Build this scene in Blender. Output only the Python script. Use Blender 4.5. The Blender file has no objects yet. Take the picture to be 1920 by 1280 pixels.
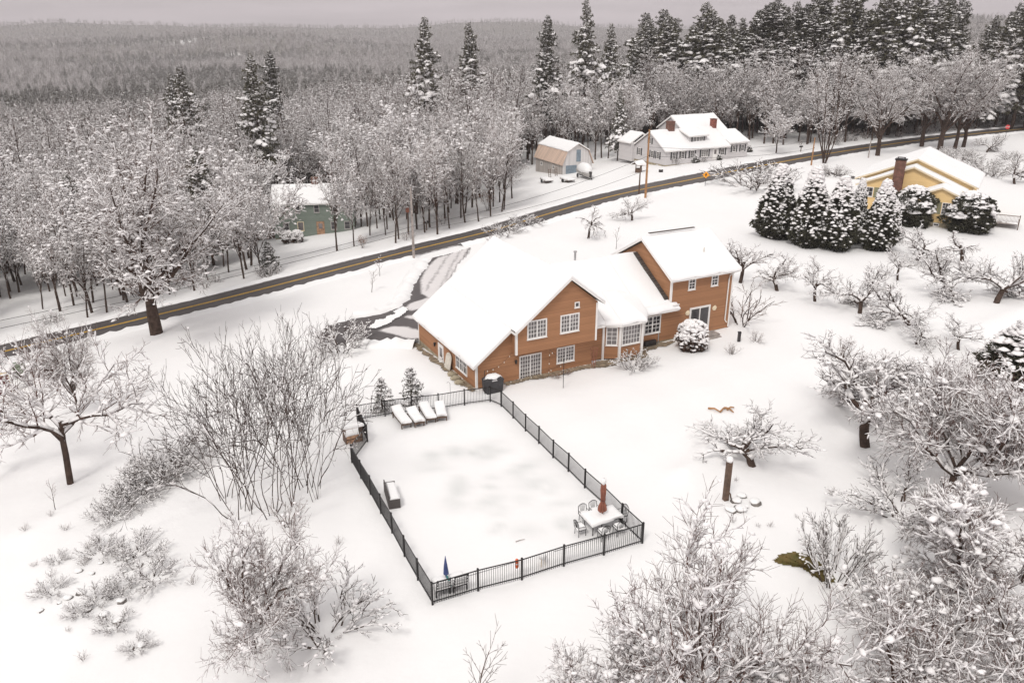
import bpy, math, random
import numpy as np
from mathutils import Vector, Matrix

# ------------------------------------------------------------------ camera, sky, sun
SC = bpy.context.scene
W0, H0 = 1920, 1280
FPX = 1500.0          # focal length in pixels of the 1920 px wide photograph
HORIZON = 52.0        # photograph row of the true horizon
CAMZ = 23.8           # drone height above the lawn
PITCH = math.atan((H0/2 - HORIZON)/FPX)
cam_d = bpy.data.cameras.new("camera"); cam = bpy.data.objects.new("camera", cam_d)
SC.collection.objects.link(cam)
cam_d.sensor_width = 36.0; cam_d.sensor_fit = 'HORIZONTAL'
cam_d.lens = FPX/W0*36.0
cam_d.clip_start = 0.5; cam_d.clip_end = 30000
cam.location = (0, 0, CAMZ); cam.rotation_euler = (math.pi/2 - PITCH, 0, 0)
SC.camera = cam

SUN_EL, SUN_AZ = math.radians(52), math.radians(205)   # azimuth measured clockwise from +Y: behind the camera, to the left
world = bpy.data.worlds.new("World"); SC.world = world; world.use_nodes = True
wn, wl = world.node_tree.nodes, world.node_tree.links
bg = wn["Background"]; bg.inputs[1].default_value = 0.1
sky = wn.new("ShaderNodeTexSky"); sky.sky_type = 'NISHITA'; sky.sun_disc = False
sky.sun_elevation = SUN_EL; sky.sun_rotation = SUN_AZ
# an overcast deck over that sky: brighter towards the zenith, faint flat streaks near the horizon
tc = wn.new("ShaderNodeTexCoord"); sep = wn.new("ShaderNodeSeparateXYZ"); wl.new(tc.outputs['Generated'], sep.inputs[0])
grad = wn.new("ShaderNodeMapRange"); grad.inputs[1].default_value = 0.0; grad.inputs[2].default_value = 0.75
wl.new(sep.outputs[2], grad.inputs[0])
ramp = wn.new("ShaderNodeMix"); ramp.data_type = 'RGBA'; ramp.inputs[6].default_value = (7.3, 6.45, 6.85, 1); ramp.inputs[7].default_value = (9.2, 8.95, 8.85, 1)
wl.new(grad.outputs[0], ramp.inputs[0])
mp = wn.new("ShaderNodeMapping"); mp.inputs['Scale'].default_value = (3.0, 3.0, 38.0); wl.new(tc.outputs['Generated'], mp.inputs[0])
nz = wn.new("ShaderNodeTexNoise"); nz.inputs['Scale'].default_value = 1.6; nz.inputs['Detail'].default_value = 5; wl.new(mp.outputs[0], nz.inputs[0])
nr = wn.new("ShaderNodeMapRange"); nr.inputs[1].default_value = .3; nr.inputs[2].default_value = .7; nr.inputs[3].default_value = .82; nr.inputs[4].default_value = 1.2
wl.new(nz.outputs[0], nr.inputs[0])
mul = wn.new("ShaderNodeMix"); mul.data_type = 'RGBA'; mul.blend_type = 'MULTIPLY'; mul.inputs[0].default_value = 1
wl.new(ramp.outputs[2], mul.inputs[6]); wl.new(nr.outputs[0], mul.inputs[7])
ov = wn.new("ShaderNodeMix"); ov.data_type = 'RGBA'; ov.inputs[0].default_value = 0.94
wl.new(sky.outputs[0], ov.inputs[6]); wl.new(mul.outputs[2], ov.inputs[7]); wl.new(ov.outputs[2], bg.inputs[0])

sun_d = bpy.data.lights.new("sun", 'SUN'); sun_d.energy = 1.45; sun_d.angle = math.radians(14); sun_d.color = (1, .965, .92)
sun = bpy.data.objects.new("sun", sun_d); SC.collection.objects.link(sun)
dvec = Vector((math.sin(SUN_AZ)*math.cos(SUN_EL), math.cos(SUN_AZ)*math.cos(SUN_EL), math.sin(SUN_EL)))
sun.rotation_euler = dvec.to_track_quat('Z', 'Y').to_euler(); sun.location = (0, 0, 60)
SC.view_settings.view_transform = 'Standard'; SC.view_settings.look = 'None'
SC.view_settings.gamma = 1; SC.view_settings.exposure = 0.1
try:
    SC.cycles.use_denoising = True; SC.cycles.max_bounces = 6; SC.cycles.diffuse_bounces = 3; SC.cycles.volume_bounces = 0
    SC.cycles.transparent_max_bounces = 4
except Exception: pass

# ------------------------------------------------------------------ materials
def new_mat(name):
    m = bpy.data.materials.new(name); m.use_nodes = True
    return m, m.node_tree.nodes, m.node_tree.links, m.node_tree.nodes["Principled BSDF"]
def mat(name, col, rough=.7, ns=0, na=.25, bump=0, bs=None, metal=0, spec=.4, col2=None):
    """plain procedural material: base colour varied by noise, optional noise bump"""
    m, n, l, b = new_mat(name)
    b.inputs['Base Color'].default_value = (*col, 1); b.inputs['Roughness'].default_value = rough
    b.inputs['Metallic'].default_value = metal; b.inputs['Specular IOR Level'].default_value = spec
    if ns:
        t = n.new("ShaderNodeTexCoord"); z = n.new("ShaderNodeTexNoise"); z.inputs['Scale'].default_value = ns; z.inputs['Detail'].default_value = 4
        l.new(t.outputs['Object'], z.inputs[0])
        x = n.new("ShaderNodeMix"); x.data_type = 'RGBA'
        c2 = col2 or tuple(c*(1-na) for c in col); c1 = col if col2 else tuple(min(1, c*(1+na)) for c in col)
        x.inputs[6].default_value = (*c1, 1); x.inputs[7].default_value = (*c2, 1)
        r = n.new("ShaderNodeMapRange"); r.inputs[1].default_value = .35; r.inputs[2].default_value = .65
        l.new(z.outputs[0], r.inputs[0]); l.new(r.outputs[0], x.inputs[0]); l.new(x.outputs[2], b.inputs['Base Color'])
        if bump:
            z2 = n.new("ShaderNodeTexNoise"); z2.inputs['Scale'].default_value = bs or ns*3; z2.inputs['Detail'].default_value = 4; l.new(t.outputs['Object'], z2.inputs[0])
            bp = n.new("ShaderNodeBump"); bp.inputs['Strength'].default_value = bump; bp.inputs['Distance'].default_value = .05
            l.new(z2.outputs[0], bp.inputs['Height']); l.new(bp.outputs[0], b.inputs['Normal'])
    return m
def siding(name, col, pitch=.115, vert=False, amt=.12, dark=.72):
    """clapboard: a saw-tooth bump every board, faint board to board tone, weather streaks"""
    m, n, l, b = new_mat(name); b.inputs['Roughness'].default_value = .75; b.inputs['Specular IOR Level'].default_value = .25
    t = n.new("ShaderNodeTexCoord"); s = n.new("ShaderNodeSeparateXYZ"); l.new(t.outputs['Object'], s.inputs[0])
    d = n.new("ShaderNodeMath"); d.operation = 'DIVIDE'; d.inputs[1].default_value = pitch
    if vert:
        a = n.new("ShaderNodeMath"); a.operation = 'ADD'; l.new(s.outputs[0], a.inputs[0]); l.new(s.outputs[1], a.inputs[1]); l.new(a.outputs[0], d.inputs[0])
    else: l.new(s.outputs[2], d.inputs[0])
    f = n.new("ShaderNodeMath"); f.operation = 'FRACT'; l.new(d.outputs[0], f.inputs[0])
    fl = n.new("ShaderNodeMath"); fl.operation = 'FLOOR'; l.new(d.outputs[0], fl.inputs[0])
    wn_ = n.new("ShaderNodeTexWhiteNoise"); wn_.noise_dimensions = '1D'; l.new(fl.outputs[0], wn_.inputs['W'])
    z = n.new("ShaderNodeTexNoise"); z.inputs['Scale'].default_value = .55; z.inputs['Detail'].default_value = 6; l.new(t.outputs['Object'], z.inputs[0])
    ad = n.new("ShaderNodeMath"); ad.operation = 'ADD'; l.new(wn_.outputs['Value'], ad.inputs[0]); l.new(z.outputs[0], ad.inputs[1])
    r = n.new("ShaderNodeMapRange"); r.inputs[1].default_value = .3; r.inputs[2].default_value = 1.6; r.inputs[3].default_value = 1-amt; r.inputs[4].default_value = 1+amt
    l.new(ad.outputs[0], r.inputs[0])
    # shadow line under each board edge, painted in as a darker colour
    j = n.new("ShaderNodeMath"); j.operation = 'LESS_THAN'; j.inputs[1].default_value = .14; l.new(f.outputs[0], j.inputs[0])
    jr = n.new("ShaderNodeMapRange"); jr.inputs[3].default_value = 1; jr.inputs[4].default_value = dark; l.new(j.outputs[0], jr.inputs[0])
    mm = n.new("ShaderNodeMath"); mm.operation = 'MULTIPLY'; l.new(r.outputs[0], mm.inputs[0]); l.new(jr.outputs[0], mm.inputs[1])
    x = n.new("ShaderNodeMix"); x.data_type = 'RGBA'; x.blend_type = 'MULTIPLY'; x.inputs[0].default_value = 1; x.inputs[6].default_value = (*col, 1)
    l.new(mm.outputs[0], x.inputs[7]); l.new(x.outputs[2], b.inputs['Base Color'])
    bp = n.new("ShaderNodeBump"); bp.inputs['Strength'].default_value = .5; bp.inputs['Distance'].default_value = .02; bp.invert = True
    l.new(f.outputs[0], bp.inputs['Height']); l.new(bp.outputs[0], b.inputs['Normal'])
    return m
def brick_mat(name, c1, c2, mortar):
    m, n, l, b = new_mat(name); b.inputs['Roughness'].default_value = .85
    t = n.new("ShaderNodeTexCoord"); k = n.new("ShaderNodeTexBrick"); k.inputs['Scale'].default_value = 1
    s = n.new("ShaderNodeSeparateXYZ"); l.new(t.outputs['Object'], s.inputs[0])
    a = n.new("ShaderNodeMath"); a.operation = 'ADD'; l.new(s.outputs[0], a.inputs[0]); l.new(s.outputs[1], a.inputs[1])
    c = n.new("ShaderNodeCombineXYZ"); l.new(a.outputs[0], c.inputs[0]); l.new(s.outputs[2], c.inputs[1]); l.new(c.outputs[0], k.inputs[0])
    k.inputs['Color1'].default_value = (*c1, 1); k.inputs['Color2'].default_value = (*c2, 1); k.inputs['Mortar'].default_value = (*mortar, 1)
    k.inputs['Brick Width'].default_value = .26; k.inputs['Row Height'].default_value = .1; k.inputs['Mortar Size'].default_value = .012
    z = n.new("ShaderNodeTexNoise"); z.inputs['Scale'].default_value = 2.5; z.inputs['Detail'].default_value = 5; l.new(t.outputs['Object'], z.inputs[0])
    r = n.new("ShaderNodeMapRange"); r.inputs[1].default_value = .3; r.inputs[2].default_value = .7; r.inputs[3].default_value = .6; r.inputs[4].default_value = 1.3; l.new(z.outputs[0], r.inputs[0])
    x = n.new("ShaderNodeMix"); x.data_type = 'RGBA'; x.blend_type = 'MULTIPLY'; x.inputs[0].default_value = 1
    l.new(k.outputs[0], x.inputs[6]); l.new(r.outputs[0], x.inputs[7]); l.new(x.outputs[2], b.inputs['Base Color'])
    return m
M = {}
M['snow'] = mat('snow', (.86, .855, .845), .85, .35, .015, .35, 1.6, spec=.2)
M['roof_snow'] = mat('roof_snow', (.87, .865, .855), .85, .5, .012, .25, 2.2, spec=.2)
M['twig_snow'] = mat('twig_snow', (.88, .86, .85), .9, spec=.1)
M['bark'] = mat('bark', (.07, .048, .038), .95, 3, .35, spec=.1)
M['twig_fg'] = mat('twig_fg', (.125, .068, .054), .95, 2, .3, spec=.1)
M['sumac_bark'] = mat('sumac_bark', (.06, .038, .03), .95, 3, .35, spec=.1)
M['bark_warm'] = mat('bark_warm', (.11, .072, .055), .95, 3, .35, spec=.1)
M['twig'] = mat('twig', (.15, .083, .06), .95, 2, .3, spec=.1)
M['twig_grey'] = mat('twig_grey', (.105, .062, .046), .95, 2, .3, spec=.1)
M['needle'] = mat('needle', (.10, .094, .064), .8, 1.5, .45, spec=.2)
M['needle_dark'] = mat('needle_dark', (.062, .06, .04), .8, 1.5, .45, spec=.2)
M['rust_leaf'] = mat('rust_leaf', (.26, .11, .05), .9, 4, .4, spec=.1)
M['brown_wall'] = siding('brown_wall', (.365, .183, .094), amt=.14, dark=.8)
M['white_wall'] = siding('white_wall', (.60, .58, .575), .13, amt=.05, dark=.85)
M['yellow_wall'] = siding('yellow_wall', (.84, .60, .29), .12, amt=.05, dark=.9)
M['green_wall'] = siding('green_wall', (.20, .235, .20), .13, amt=.1, dark=.8)
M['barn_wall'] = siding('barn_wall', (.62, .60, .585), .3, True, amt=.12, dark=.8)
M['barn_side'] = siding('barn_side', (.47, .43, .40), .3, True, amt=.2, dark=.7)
M['barn_metal'] = siding('barn_metal', (.66, .50, .40), .6, True, amt=.12, dark=.85)
M['trim'] = mat('trim', (.82, .80, .77), .5, 2, .03)
M['cream_trim'] = mat('cream_trim', (.80, .68, .48), .5, 2, .04)
M['grey_trim'] = mat('grey_trim', (.42, .40, .38), .6, 2, .08)
M['glass'] = mat('glass', (.055, .052, .055), .08, .8, .4, spec=.6)
M['glass_pale'] = mat('glass_pale', (.17, .155, .155), .1, .9, .4, spec=.6)
M['concrete'] = mat('concrete', (.36, .31, .22), .9, 1.8, .25, .3)
M['shingle'] = siding('shingle', (.10, .085, .075), .18, amt=.3, dark=.5)
M['brick'] = brick_mat('brick', (.20, .066, .04), (.13, .05, .035), (.2, .15, .12))
M['brick_red'] = brick_mat('brick_red', (.30, .07, .045), (.22, .06, .04), (.22, .12, .1))
M['black_metal'] = mat('black_metal', (.022, .02, .02), .45, 6, .2, metal=.3)
M['dark_metal'] = mat('dark_metal', (.055, .05, .05), .5, 6, .2, metal=.5)
M['galv'] = mat('galv', (.42, .42, .42), .45, 4, .12, metal=.6)
M['dark_wood'] = mat('dark_wood', (.12, .075, .052), .75, 5, .3, .3)
M['pole_wood'] = mat('pole_wood', (.36, .19, .085), .85, 3, .25, .3)
M['pole_grey'] = mat('pole_grey', (.34, .30, .275), .85, 3, .25, .3)
M['plank'] = mat('plank', (.40, .24, .15), .8, 4, .3, .3)
M['wicker'] = mat('wicker', (.075, .065, .06), .7, 14, .4, .3)
M['cover'] = mat('cover', (.045, .043, .046), .65, 2.5, .2, .4)
M['umbrella'] = mat('umbrella', (.27, .105, .07), .8, 3, .2, .3)
M['blue'] = mat('blue', (.06, .085, .22), .6, 3, .2)
M['teal'] = mat('teal', (.05, .22, .2), .6, 3, .2)
M['orange'] = mat('orange', (.72, .13, .03), .5, 3, .1)
M['sign_yellow'] = mat('sign_yellow', (.88, .36, .02), .45, 3, .06)
M['red'] = mat('red', (.55, .03, .03), .5, 3, .1)
M['asphalt'] = mat('asphalt', (.085, .075, .072), .8, .35, .22, .25, 14)
M['wet_asphalt'] = mat('wet_asphalt', (.088, .078, .078), .6, .7, .3, .2, 12)
M['slush'] = mat('slush', (.63, .58, .59), .7, .9, .16, .5, 3)
M['line_yellow'] = mat('line_yellow', (.70, .40, .03), .7, 1.2, .12)
M['line_white'] = mat('line_white', (.5, .48, .46), .7, 1.2, .25)
M['grass'] = mat('grass', (.095, .085, .02), .9, 3, .4, .6, 8, col2=(.16, .11, .035))
M['mulch'] = mat('mulch', (.25, .20, .14), .95, 3, .35, .6, 9)
M['stone'] = mat('stone', (.19, .17, .155), .9, 2, .35, .5)
M['green_box'] = mat('green_box', (.19, .22, .16), .5, 3, .1)
M['beige'] = mat('beige', (.62, .50, .30), .6, 3, .1)
M['maroon'] = mat('maroon', (.13, .05, .05), .7, 3, .2)
M['shutter'] = mat('shutter', (.06, .06, .062), .6, 3, .1)
M['shutter_olive'] = mat('shutter_olive', (.24, .24, .15), .6, 3, .1)
M['blue_door'] = mat('blue_door', (.20, .25, .29), .6, 2, .15)
M['bulb'] = mat('bulb', (.75, .70, .6), .2)
M['pale'] = mat('pale', (.62, .58, .50), .7, 3, .15)

def road_mat(name, dry, wet, attr_gain, noise_gain=1, lo=.84, hi=1.12):
    """asphalt: wheel paths, cracks of tone along it, and slush creeping in where the 'slush' attribute rises"""
    m, n, l, b = new_mat(name); b.inputs['Roughness'].default_value = .7
    t = n.new("ShaderNodeTexCoord"); at = n.new("ShaderNodeAttribute"); at.attribute_name = 'slush'; la = n.new("ShaderNodeAttribute"); la.attribute_name = 'lane'
    z = n.new("ShaderNodeTexNoise"); z.inputs['Scale'].default_value = .25; z.inputs['Detail'].default_value = 6; l.new(t.outputs['Object'], z.inputs[0])
    ad = n.new("ShaderNodeMath"); ad.operation = 'MULTIPLY_ADD'; ad.inputs[1].default_value = .55; l.new(la.outputs['Fac'], ad.inputs[0]); l.new(z.outputs[0], ad.inputs[2])
    r = n.new("ShaderNodeMapRange"); r.inputs[1].default_value = .35; r.inputs[2].default_value = .95; l.new(ad.outputs[0], r.inputs[0])
    c = n.new("ShaderNodeMix"); c.data_type = 'RGBA'; c.inputs[6].default_value = (*dry, 1); c.inputs[7].default_value = (*wet, 1); l.new(r.outputs[0], c.inputs[0])
    z2 = n.new("ShaderNodeTexNoise"); z2.inputs['Scale'].default_value = 1.6; z2.inputs['Detail'].default_value = 7; z2.inputs['Roughness'].default_value = .65; l.new(t.outputs['Object'], z2.inputs[0])
    s1 = n.new("ShaderNodeMath"); s1.operation = 'MULTIPLY_ADD'; s1.inputs[1].default_value = attr_gain; l.new(at.outputs['Fac'], s1.inputs[0]); zz = n.new('ShaderNodeMath'); zz.operation = 'MULTIPLY'; zz.inputs[1].default_value = noise_gain; l.new(z2.outputs[0], zz.inputs[0]); l.new(zz.outputs[0], s1.inputs[2])
    r2 = n.new("ShaderNodeMapRange"); r2.inputs[1].default_value = lo; r2.inputs[2].default_value = hi; l.new(s1.outputs[0], r2.inputs[0])
    o = n.new("ShaderNodeMix"); o.data_type = 'RGBA'; o.inputs[7].default_value = (.70, .67, .66, 1); l.new(c.outputs[2], o.inputs[6]); l.new(r2.outputs[0], o.inputs[0]); l.new(o.outputs[2], b.inputs['Base Color'])
    bp = n.new("ShaderNodeBump"); bp.inputs['Strength'].default_value = .4; bp.inputs['Distance'].default_value = .05; l.new(z2.outputs[0], bp.inputs['Height']); l.new(bp.outputs[0], b.inputs['Normal'])
    return m
M['asphalt'] = road_mat('asphalt', (.105, .093, .09), (.062, .054, .052), .9)
M['wet_asphalt'] = road_mat('wet_asphalt', (.10, .088, .086), (.062, .055, .055), .8, .5, .72, 1.0)
# the ground: fresh snow, melt patches on the pool cover, leaf litter showing in the far woods
def ground_mat():
    m, n, l, b = new_mat('ground_snow'); b.inputs['Roughness'].default_value = .85; b.inputs['Specular IOR Level'].default_value = .2
    t = n.new("ShaderNodeTexCoord")
    z = n.new("ShaderNodeTexNoise"); z.inputs['Scale'].default_value = .12; z.inputs['Detail'].default_value = 6; l.new(t.outputs['Object'], z.inputs[0])
    c = n.new("ShaderNodeMix"); c.data_type = 'RGBA'; c.inputs[6].default_value = (.865, .858, .845, 1); c.inputs[7].default_value = (.84, .83, .822, 1); l.new(z.outputs[0], c.inputs[0])
    wa = n.new("ShaderNodeAttribute"); wa.attribute_name = 'wet'
    w = n.new("ShaderNodeMix"); w.data_type = 'RGBA'; w.inputs[7].default_value = (.64, .65, .635, 1); l.new(c.outputs[2], w.inputs[6]); l.new(wa.outputs['Fac'], w.inputs[0])
    z2 = n.new("ShaderNodeTexNoise"); z2.inputs['Scale'].default_value = .006; z2.inputs['Detail'].default_value = 8; z2.inputs['Roughness'].default_value = .65; l.new(t.outputs['Object'], z2.inputs[0])
    z3 = n.new("ShaderNodeTexNoise"); z3.inputs['Scale'].default_value = .09; z3.inputs['Detail'].default_value = 8; z3.inputs['Roughness'].default_value = .8; l.new(t.outputs['Object'], z3.inputs[0])
    r2 = n.new("ShaderNodeMapRange"); r2.inputs[1].default_value = .36; r2.inputs[2].default_value = .62; l.new(z2.outputs[0], r2.inputs[0])
    f = n.new("ShaderNodeMix"); f.data_type = 'RGBA'; f.inputs[6].default_value = (.075, .066, .055, 1); f.inputs[7].default_value = (.13, .115, .085, 1); l.new(r2.outputs[0], f.inputs[0])
    r3 = n.new("ShaderNodeMapRange"); r3.inputs[1].default_value = .44; r3.inputs[2].default_value = .66; l.new(z3.outputs[0], r3.inputs[0])
    f2 = n.new("ShaderNodeMix"); f2.data_type = 'RGBA'; f2.inputs[7].default_value = (.36, .345, .335, 1); l.new(f.outputs[2], f2.inputs[6]); l.new(r3.outputs[0], f2.inputs[0])
    fa = n.new("ShaderNodeAttribute"); fa.attribute_name = 'woods'
    o = n.new("ShaderNodeMix"); o.data_type = 'RGBA'; l.new(w.outputs[2], o.inputs[6]); l.new(f2.outputs[2], o.inputs[7]); l.new(fa.outputs['Fac'], o.inputs[0])
    l.new(o.outputs[2], b.inputs['Base Color'])
    z4 = n.new("ShaderNodeTexNoise"); z4.inputs['Scale'].default_value = 1.1; z4.inputs['Detail'].default_value = 6; l.new(t.outputs['Object'], z4.inputs[0])
    bp = n.new("ShaderNodeBump"); bp.inputs['Strength'].default_value = .45; bp.inputs['Distance'].default_value = .1; l.new(z4.outputs[0], bp.inputs['Height']); l.new(bp.outputs[0], b.inputs['Normal'])
    return m
M['ground'] = ground_mat()

# ------------------------------------------------------------------ mesh builder and tagging
def link(o): SC.collection.objects.link(o); return o
class MB:
    def __init__(s): s.v = []; s.f = []; s.m = []
    def add(s, vs, fs, mi=0):
        b = len(s.v); s.v.extend([tuple(p) for p in vs]); s.f.extend([tuple(b+i for i in f) for f in fs]); s.m.extend([mi]*len(fs)); return s
    def hexa(s, p, mi=0):   # 8 points: bottom ring then top ring
        return s.add(p, [(3,2,1,0),(4,5,6,7),(0,1,5,4),(1,2,6,5),(2,3,7,6),(3,0,4,7)], mi)
    def box(s, x0, x1, y0, y1, z0, z1, mi=0):
        return s.hexa([(x0,y0,z0),(x1,y0,z0),(x1,y1,z0),(x0,y1,z0),(x0,y0,z1),(x1,y0,z1),(x1,y1,z1),(x0,y1,z1)], mi)
    def beam(s, a, b, w, h=None, mi=0):
        a = Vector(a); b = Vector(b); d = (b-a).normalized(); h = h or w
        u = Vector((0,0,1)) if abs(d.z) < .95 else Vector((0,1,0))
        x = d.cross(u).normalized()*w/2; y = x.cross(d).normalized()*h/2
        return s.hexa([a-x-y, a+x-y, b+x-y, b-x-y, a-x+y, a+x+y, b+x+y, b-x+y], mi)
    def tube(s, pts, rs, n=8, mi=0, cap=True):
        pts = [Vector(p) for p in pts]; rings = []
        for i, p in enumerate(pts):
            d = (pts[min(i+1, len(pts)-1)] - pts[max(i-1, 0)]).normalized()
            u = Vector((0,0,1)) if abs(d.z) < .9 else Vector((1,0,0))
            x = d.cross(u).normalized(); y = x.cross(d)
            r = rs[i] if hasattr(rs, '__len__') else rs
            rings.append([p + x*r*math.cos(2*math.pi*k/n) + y*r*math.sin(2*math.pi*k/n) for k in range(n)])
        vs = [q for r in rings for q in r]; fs = []
        for i in range(len(pts)-1):
            for k in range(n): fs.append((i*n+k, i*n+(k+1) % n, (i+1)*n+(k+1) % n, (i+1)*n+k))
        if cap: fs.append(tuple(range(n-1, -1, -1))); fs.append(tuple((len(pts)-1)*n+k for k in range(n)))
        return s.add(vs, fs, mi)
    def prism(s, poly, off, mi=0, side=None):   # planar polygon pushed by the vector off
        off = Vector(off); n = len(poly); a = [Vector(p) for p in poly]; b = [p+off for p in a]
        s.add(a+b, [tuple(range(n-1,-1,-1)), tuple(range(n, 2*n))], mi)
        s.add(a+b, [(i, (i+1) % n, n+(i+1) % n, n+i) for i in range(n)], mi if side is None else side)
        return s
    def blob(s, c, r, seed=0, mi=0, jit=.18, nu=9, nv=6, flat=0):
        R = random.Random(seed); c = Vector(c); vs = []; fs = []
        for j in range(nv+1):
            th = math.pi*j/nv
            for i in range(nu):
                ph = 2*math.pi*i/nu; q = 1+R.uniform(-jit, jit)
                z = math.cos(th)*q
                if z < -flat and flat: z = -flat
                vs.append(c + Vector((math.sin(th)*math.cos(ph)*r[0]*q, math.sin(th)*math.sin(ph)*r[1]*q, z*r[2])))
        for j in range(nv):
            for i in range(nu): fs.append((j*nu+i, (j+1)*nu+i, (j+1)*nu+(i+1) % nu, j*nu+(i+1) % nu))
        return s.add(vs, fs, mi)
    def build(s, name, mats, parent=None, smooth=False):
        me = bpy.data.meshes.new(name); me.from_pydata([tuple(p) for p in s.v], [], s.f)
        for m in (mats if isinstance(mats, (list, tuple)) else [mats]): me.materials.append(m)
        if len(me.materials) > 1: me.polygons.foreach_set('material_index', s.m)
        if smooth: me.polygons.foreach_set('use_smooth', [True]*len(me.polygons))
        me.update(); o = link(bpy.data.objects.new(name, me))
        if parent: o.parent = parent
        return o
def tag(o, label=None, cat=None, group=None, kind=None):
    for k, v in (('label', label), ('category', cat), ('group', group), ('kind', kind)):
        if v: o[k] = v
    return o
def thing(name, label, cat, loc=(0,0,0), rz=0, group=None):
    o = bpy.data.objects.new(name, None); link(o); o.location = loc; o.rotation_euler = (0,0,rz); o.empty_display_size = .3
    return tag(o, label, cat, group)
def struct(o): o['kind'] = 'structure'; return o
def copy_thing(src, loc, rz=0, sc=1.0, label=None, group=None, tilt=(0, 0)):
    c = src.copy(); link(c); c.location = loc; c.rotation_euler = (tilt[0], tilt[1], rz); c.scale = (sc, sc, sc) if not hasattr(sc, '__len__') else sc
    if label: c['label'] = label
    if group: c['group'] = group
    for ch in src.children:
        d = ch.copy(); link(d); d.parent = c
        for g in ch.children:
            e = g.copy(); link(e); e.parent = d
    return c

# ------------------------------------------------------------------ the lie of the land
def sstep(a, b, x): t = np.clip((x-a)/(b-a), 0, 1); return t*t*(3-2*t)
def h0(x, y):
    a = -.75*x + .3*(y-50) - 9
    sp = 4*np.logaddexp(0, a/4)
    z = -45*(1-np.exp(-.17*sp/45))
    d = np.sqrt(x*x+y*y)
    z = z + sstep(900, 2600, d)*22
    th = np.arctan2(x, y)
    ridge = 30*np.sin(th*5+1.9)+34*np.sin(th*11+.6)+9*np.sin(th*27+2.2)+5*np.sin(th*61)
    z = z + sstep(3000, 4300, d)*(50+ridge*.55)*(1-.45*sstep(-.05, .15, th))
    ridge2 = 18*np.sin(th*7+4.1)+10*np.sin(th*19+1)
    z = z + sstep(1500, 2100, d)*(1-sstep(2100, 2900, d))*(7+ridge2*.9)
    return z
ROADPX = [(-260, 723), (-120, 690), (27, 655), (240, 604), (440, 555.5), (640, 504), (768, 471), (929, 431.5), (1006, 400+8), (1140, 370), (1280, 340.5), (1387, 319), (1554, 288.5), (1720, 264), (1850, 249), (1990, 236), (2200, 222)]
def ray(u, v):
    x = (u-960)/FPX; y = -(v-640)/FPX
    return np.array((x, math.cos(PITCH)+y*math.sin(PITCH), -math.sin(PITCH)+y*math.cos(PITCH)))
def hit(u, v, fn, dz=0):
    d = ray(u, v); t = np.geomspace(8, 6000, 900)
    below = CAMZ + d[2]*t < fn(d[0]*t, d[1]*t)+dz
    i = int(np.argmax(below)) if below.any() else 899
    lo, hi = t[max(i-1, 0)], t[i]
    for _ in range(30):
        m = (lo+hi)/2
        if CAMZ+d[2]*m < fn(d[0]*m, d[1]*m)+dz: hi = m
        else: lo = m
    return float(d[0]*lo), float(d[1]*lo)
RC = np.array([hit(u, v, h0) for u, v in ROADPX])
def catmull(P, step):
    out = []
    for i in range(len(P)-1):
        p0, p1, p2, p3 = P[max(i-1, 0)], P[i], P[i+1], P[min(i+2, len(P)-1)]
        n = max(2, int(np.linalg.norm(p2-p1)/step))
        for k in range(n):
            t = k/n; out.append(.5*((2*p1)+(-p0+p2)*t+(2*p0-5*p1+4*p2-p3)*t*t+(-p0+3*p1-3*p2+p3)*t**3))
    out.append(P[-1]); return np.array(out)
ROAD = catmull(RC, 1.0)
for _ in range(12): ROAD[1:-1] = (ROAD[:-2]+2*ROAD[1:-1]+ROAD[2:])/4
ROADW = 6.9
RT = np.gradient(ROAD, axis=0); RT /= np.linalg.norm(RT, axis=1)[:, None]
RN = np.stack([-RT[:, 1], RT[:, 0]], 1)       # points to the far (woods) side
def road_side(x, y):
    """signed distance to the road centre line, positive on the woods side"""
    d = (ROAD[:, 0]-x)**2+(ROAD[:, 1]-y)**2; i = int(np.argmin(d))
    return float((x-ROAD[i, 0])*RN[i, 0]+(y-ROAD[i, 1])*RN[i, 1]) if 0 < i < len(ROAD)-1 else math.copysign(math.sqrt(d[i]), (x-ROAD[i, 0])*RN[i, 0]+(y-ROAD[i, 1])*RN[i, 1])
def undul(x, y):
    return 1.5*(.05*np.sin(x*.31+.7*np.sin(y*.23))+.05*np.sin(y*.37+1.3+.6*np.sin(x*.19))+.025*np.sin(x*1.1+y*.6)+.02*np.sin(y*1.3-x*.8+2))
def flatmask(x, y):
    d = np.full(np.shape(x), 1e9)
    for i in range(0, len(ROAD), 4): d = np.minimum(d, (x-ROAD[i, 0])**2+(y-ROAD[i, 1])**2)
    return sstep(4.5, 9, np.sqrt(d))*(1-sstep(120, 200, np.sqrt(x*x+y*y)))
BUMPS = []
def ground(x, y):
    z = h0(x, y)+undul(x, y)*flatmask(x, y)
    for (ax, ay), (bx, by), hh, ww in BUMPS:   # low drifts and terrace edges on the right-hand slope
        dx, dy = bx-ax, by-ay; t = np.clip(((x-ax)*dx+(y-ay)*dy)/(dx*dx+dy*dy), 0, 1); z = z+hh*np.exp(-((x-ax-t*dx)**2+(y-ay-t*dy)**2)/ww)
    return z
CLEARINGS = []
def gp(u, v):
    x, y = hit(u, v, ground); return Vector((x, y, float(ground(np.float64(x), np.float64(y)))))
def gz(x, y): return float(ground(np.float64(x), np.float64(y)))
def gd(u, D):
    """ground point at horizontal distance D straight under photo column u (taken at mid height)"""
    d = ray(u, 500); k = D/math.hypot(d[0], d[1]); x, y = d[0]*k, d[1]*k; return Vector((x, y, gz(x, y)))
def height_to(P, v):
    """how tall a thing standing at P must be for its top to reach photo row v"""
    a = math.sin(PITCH); c = math.cos(PITCH); Y = (640-v)/FPX
    z = (Y*P.y*c - P.y*a)/(c+Y*a)
    return z+CAMZ-P.z
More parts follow.
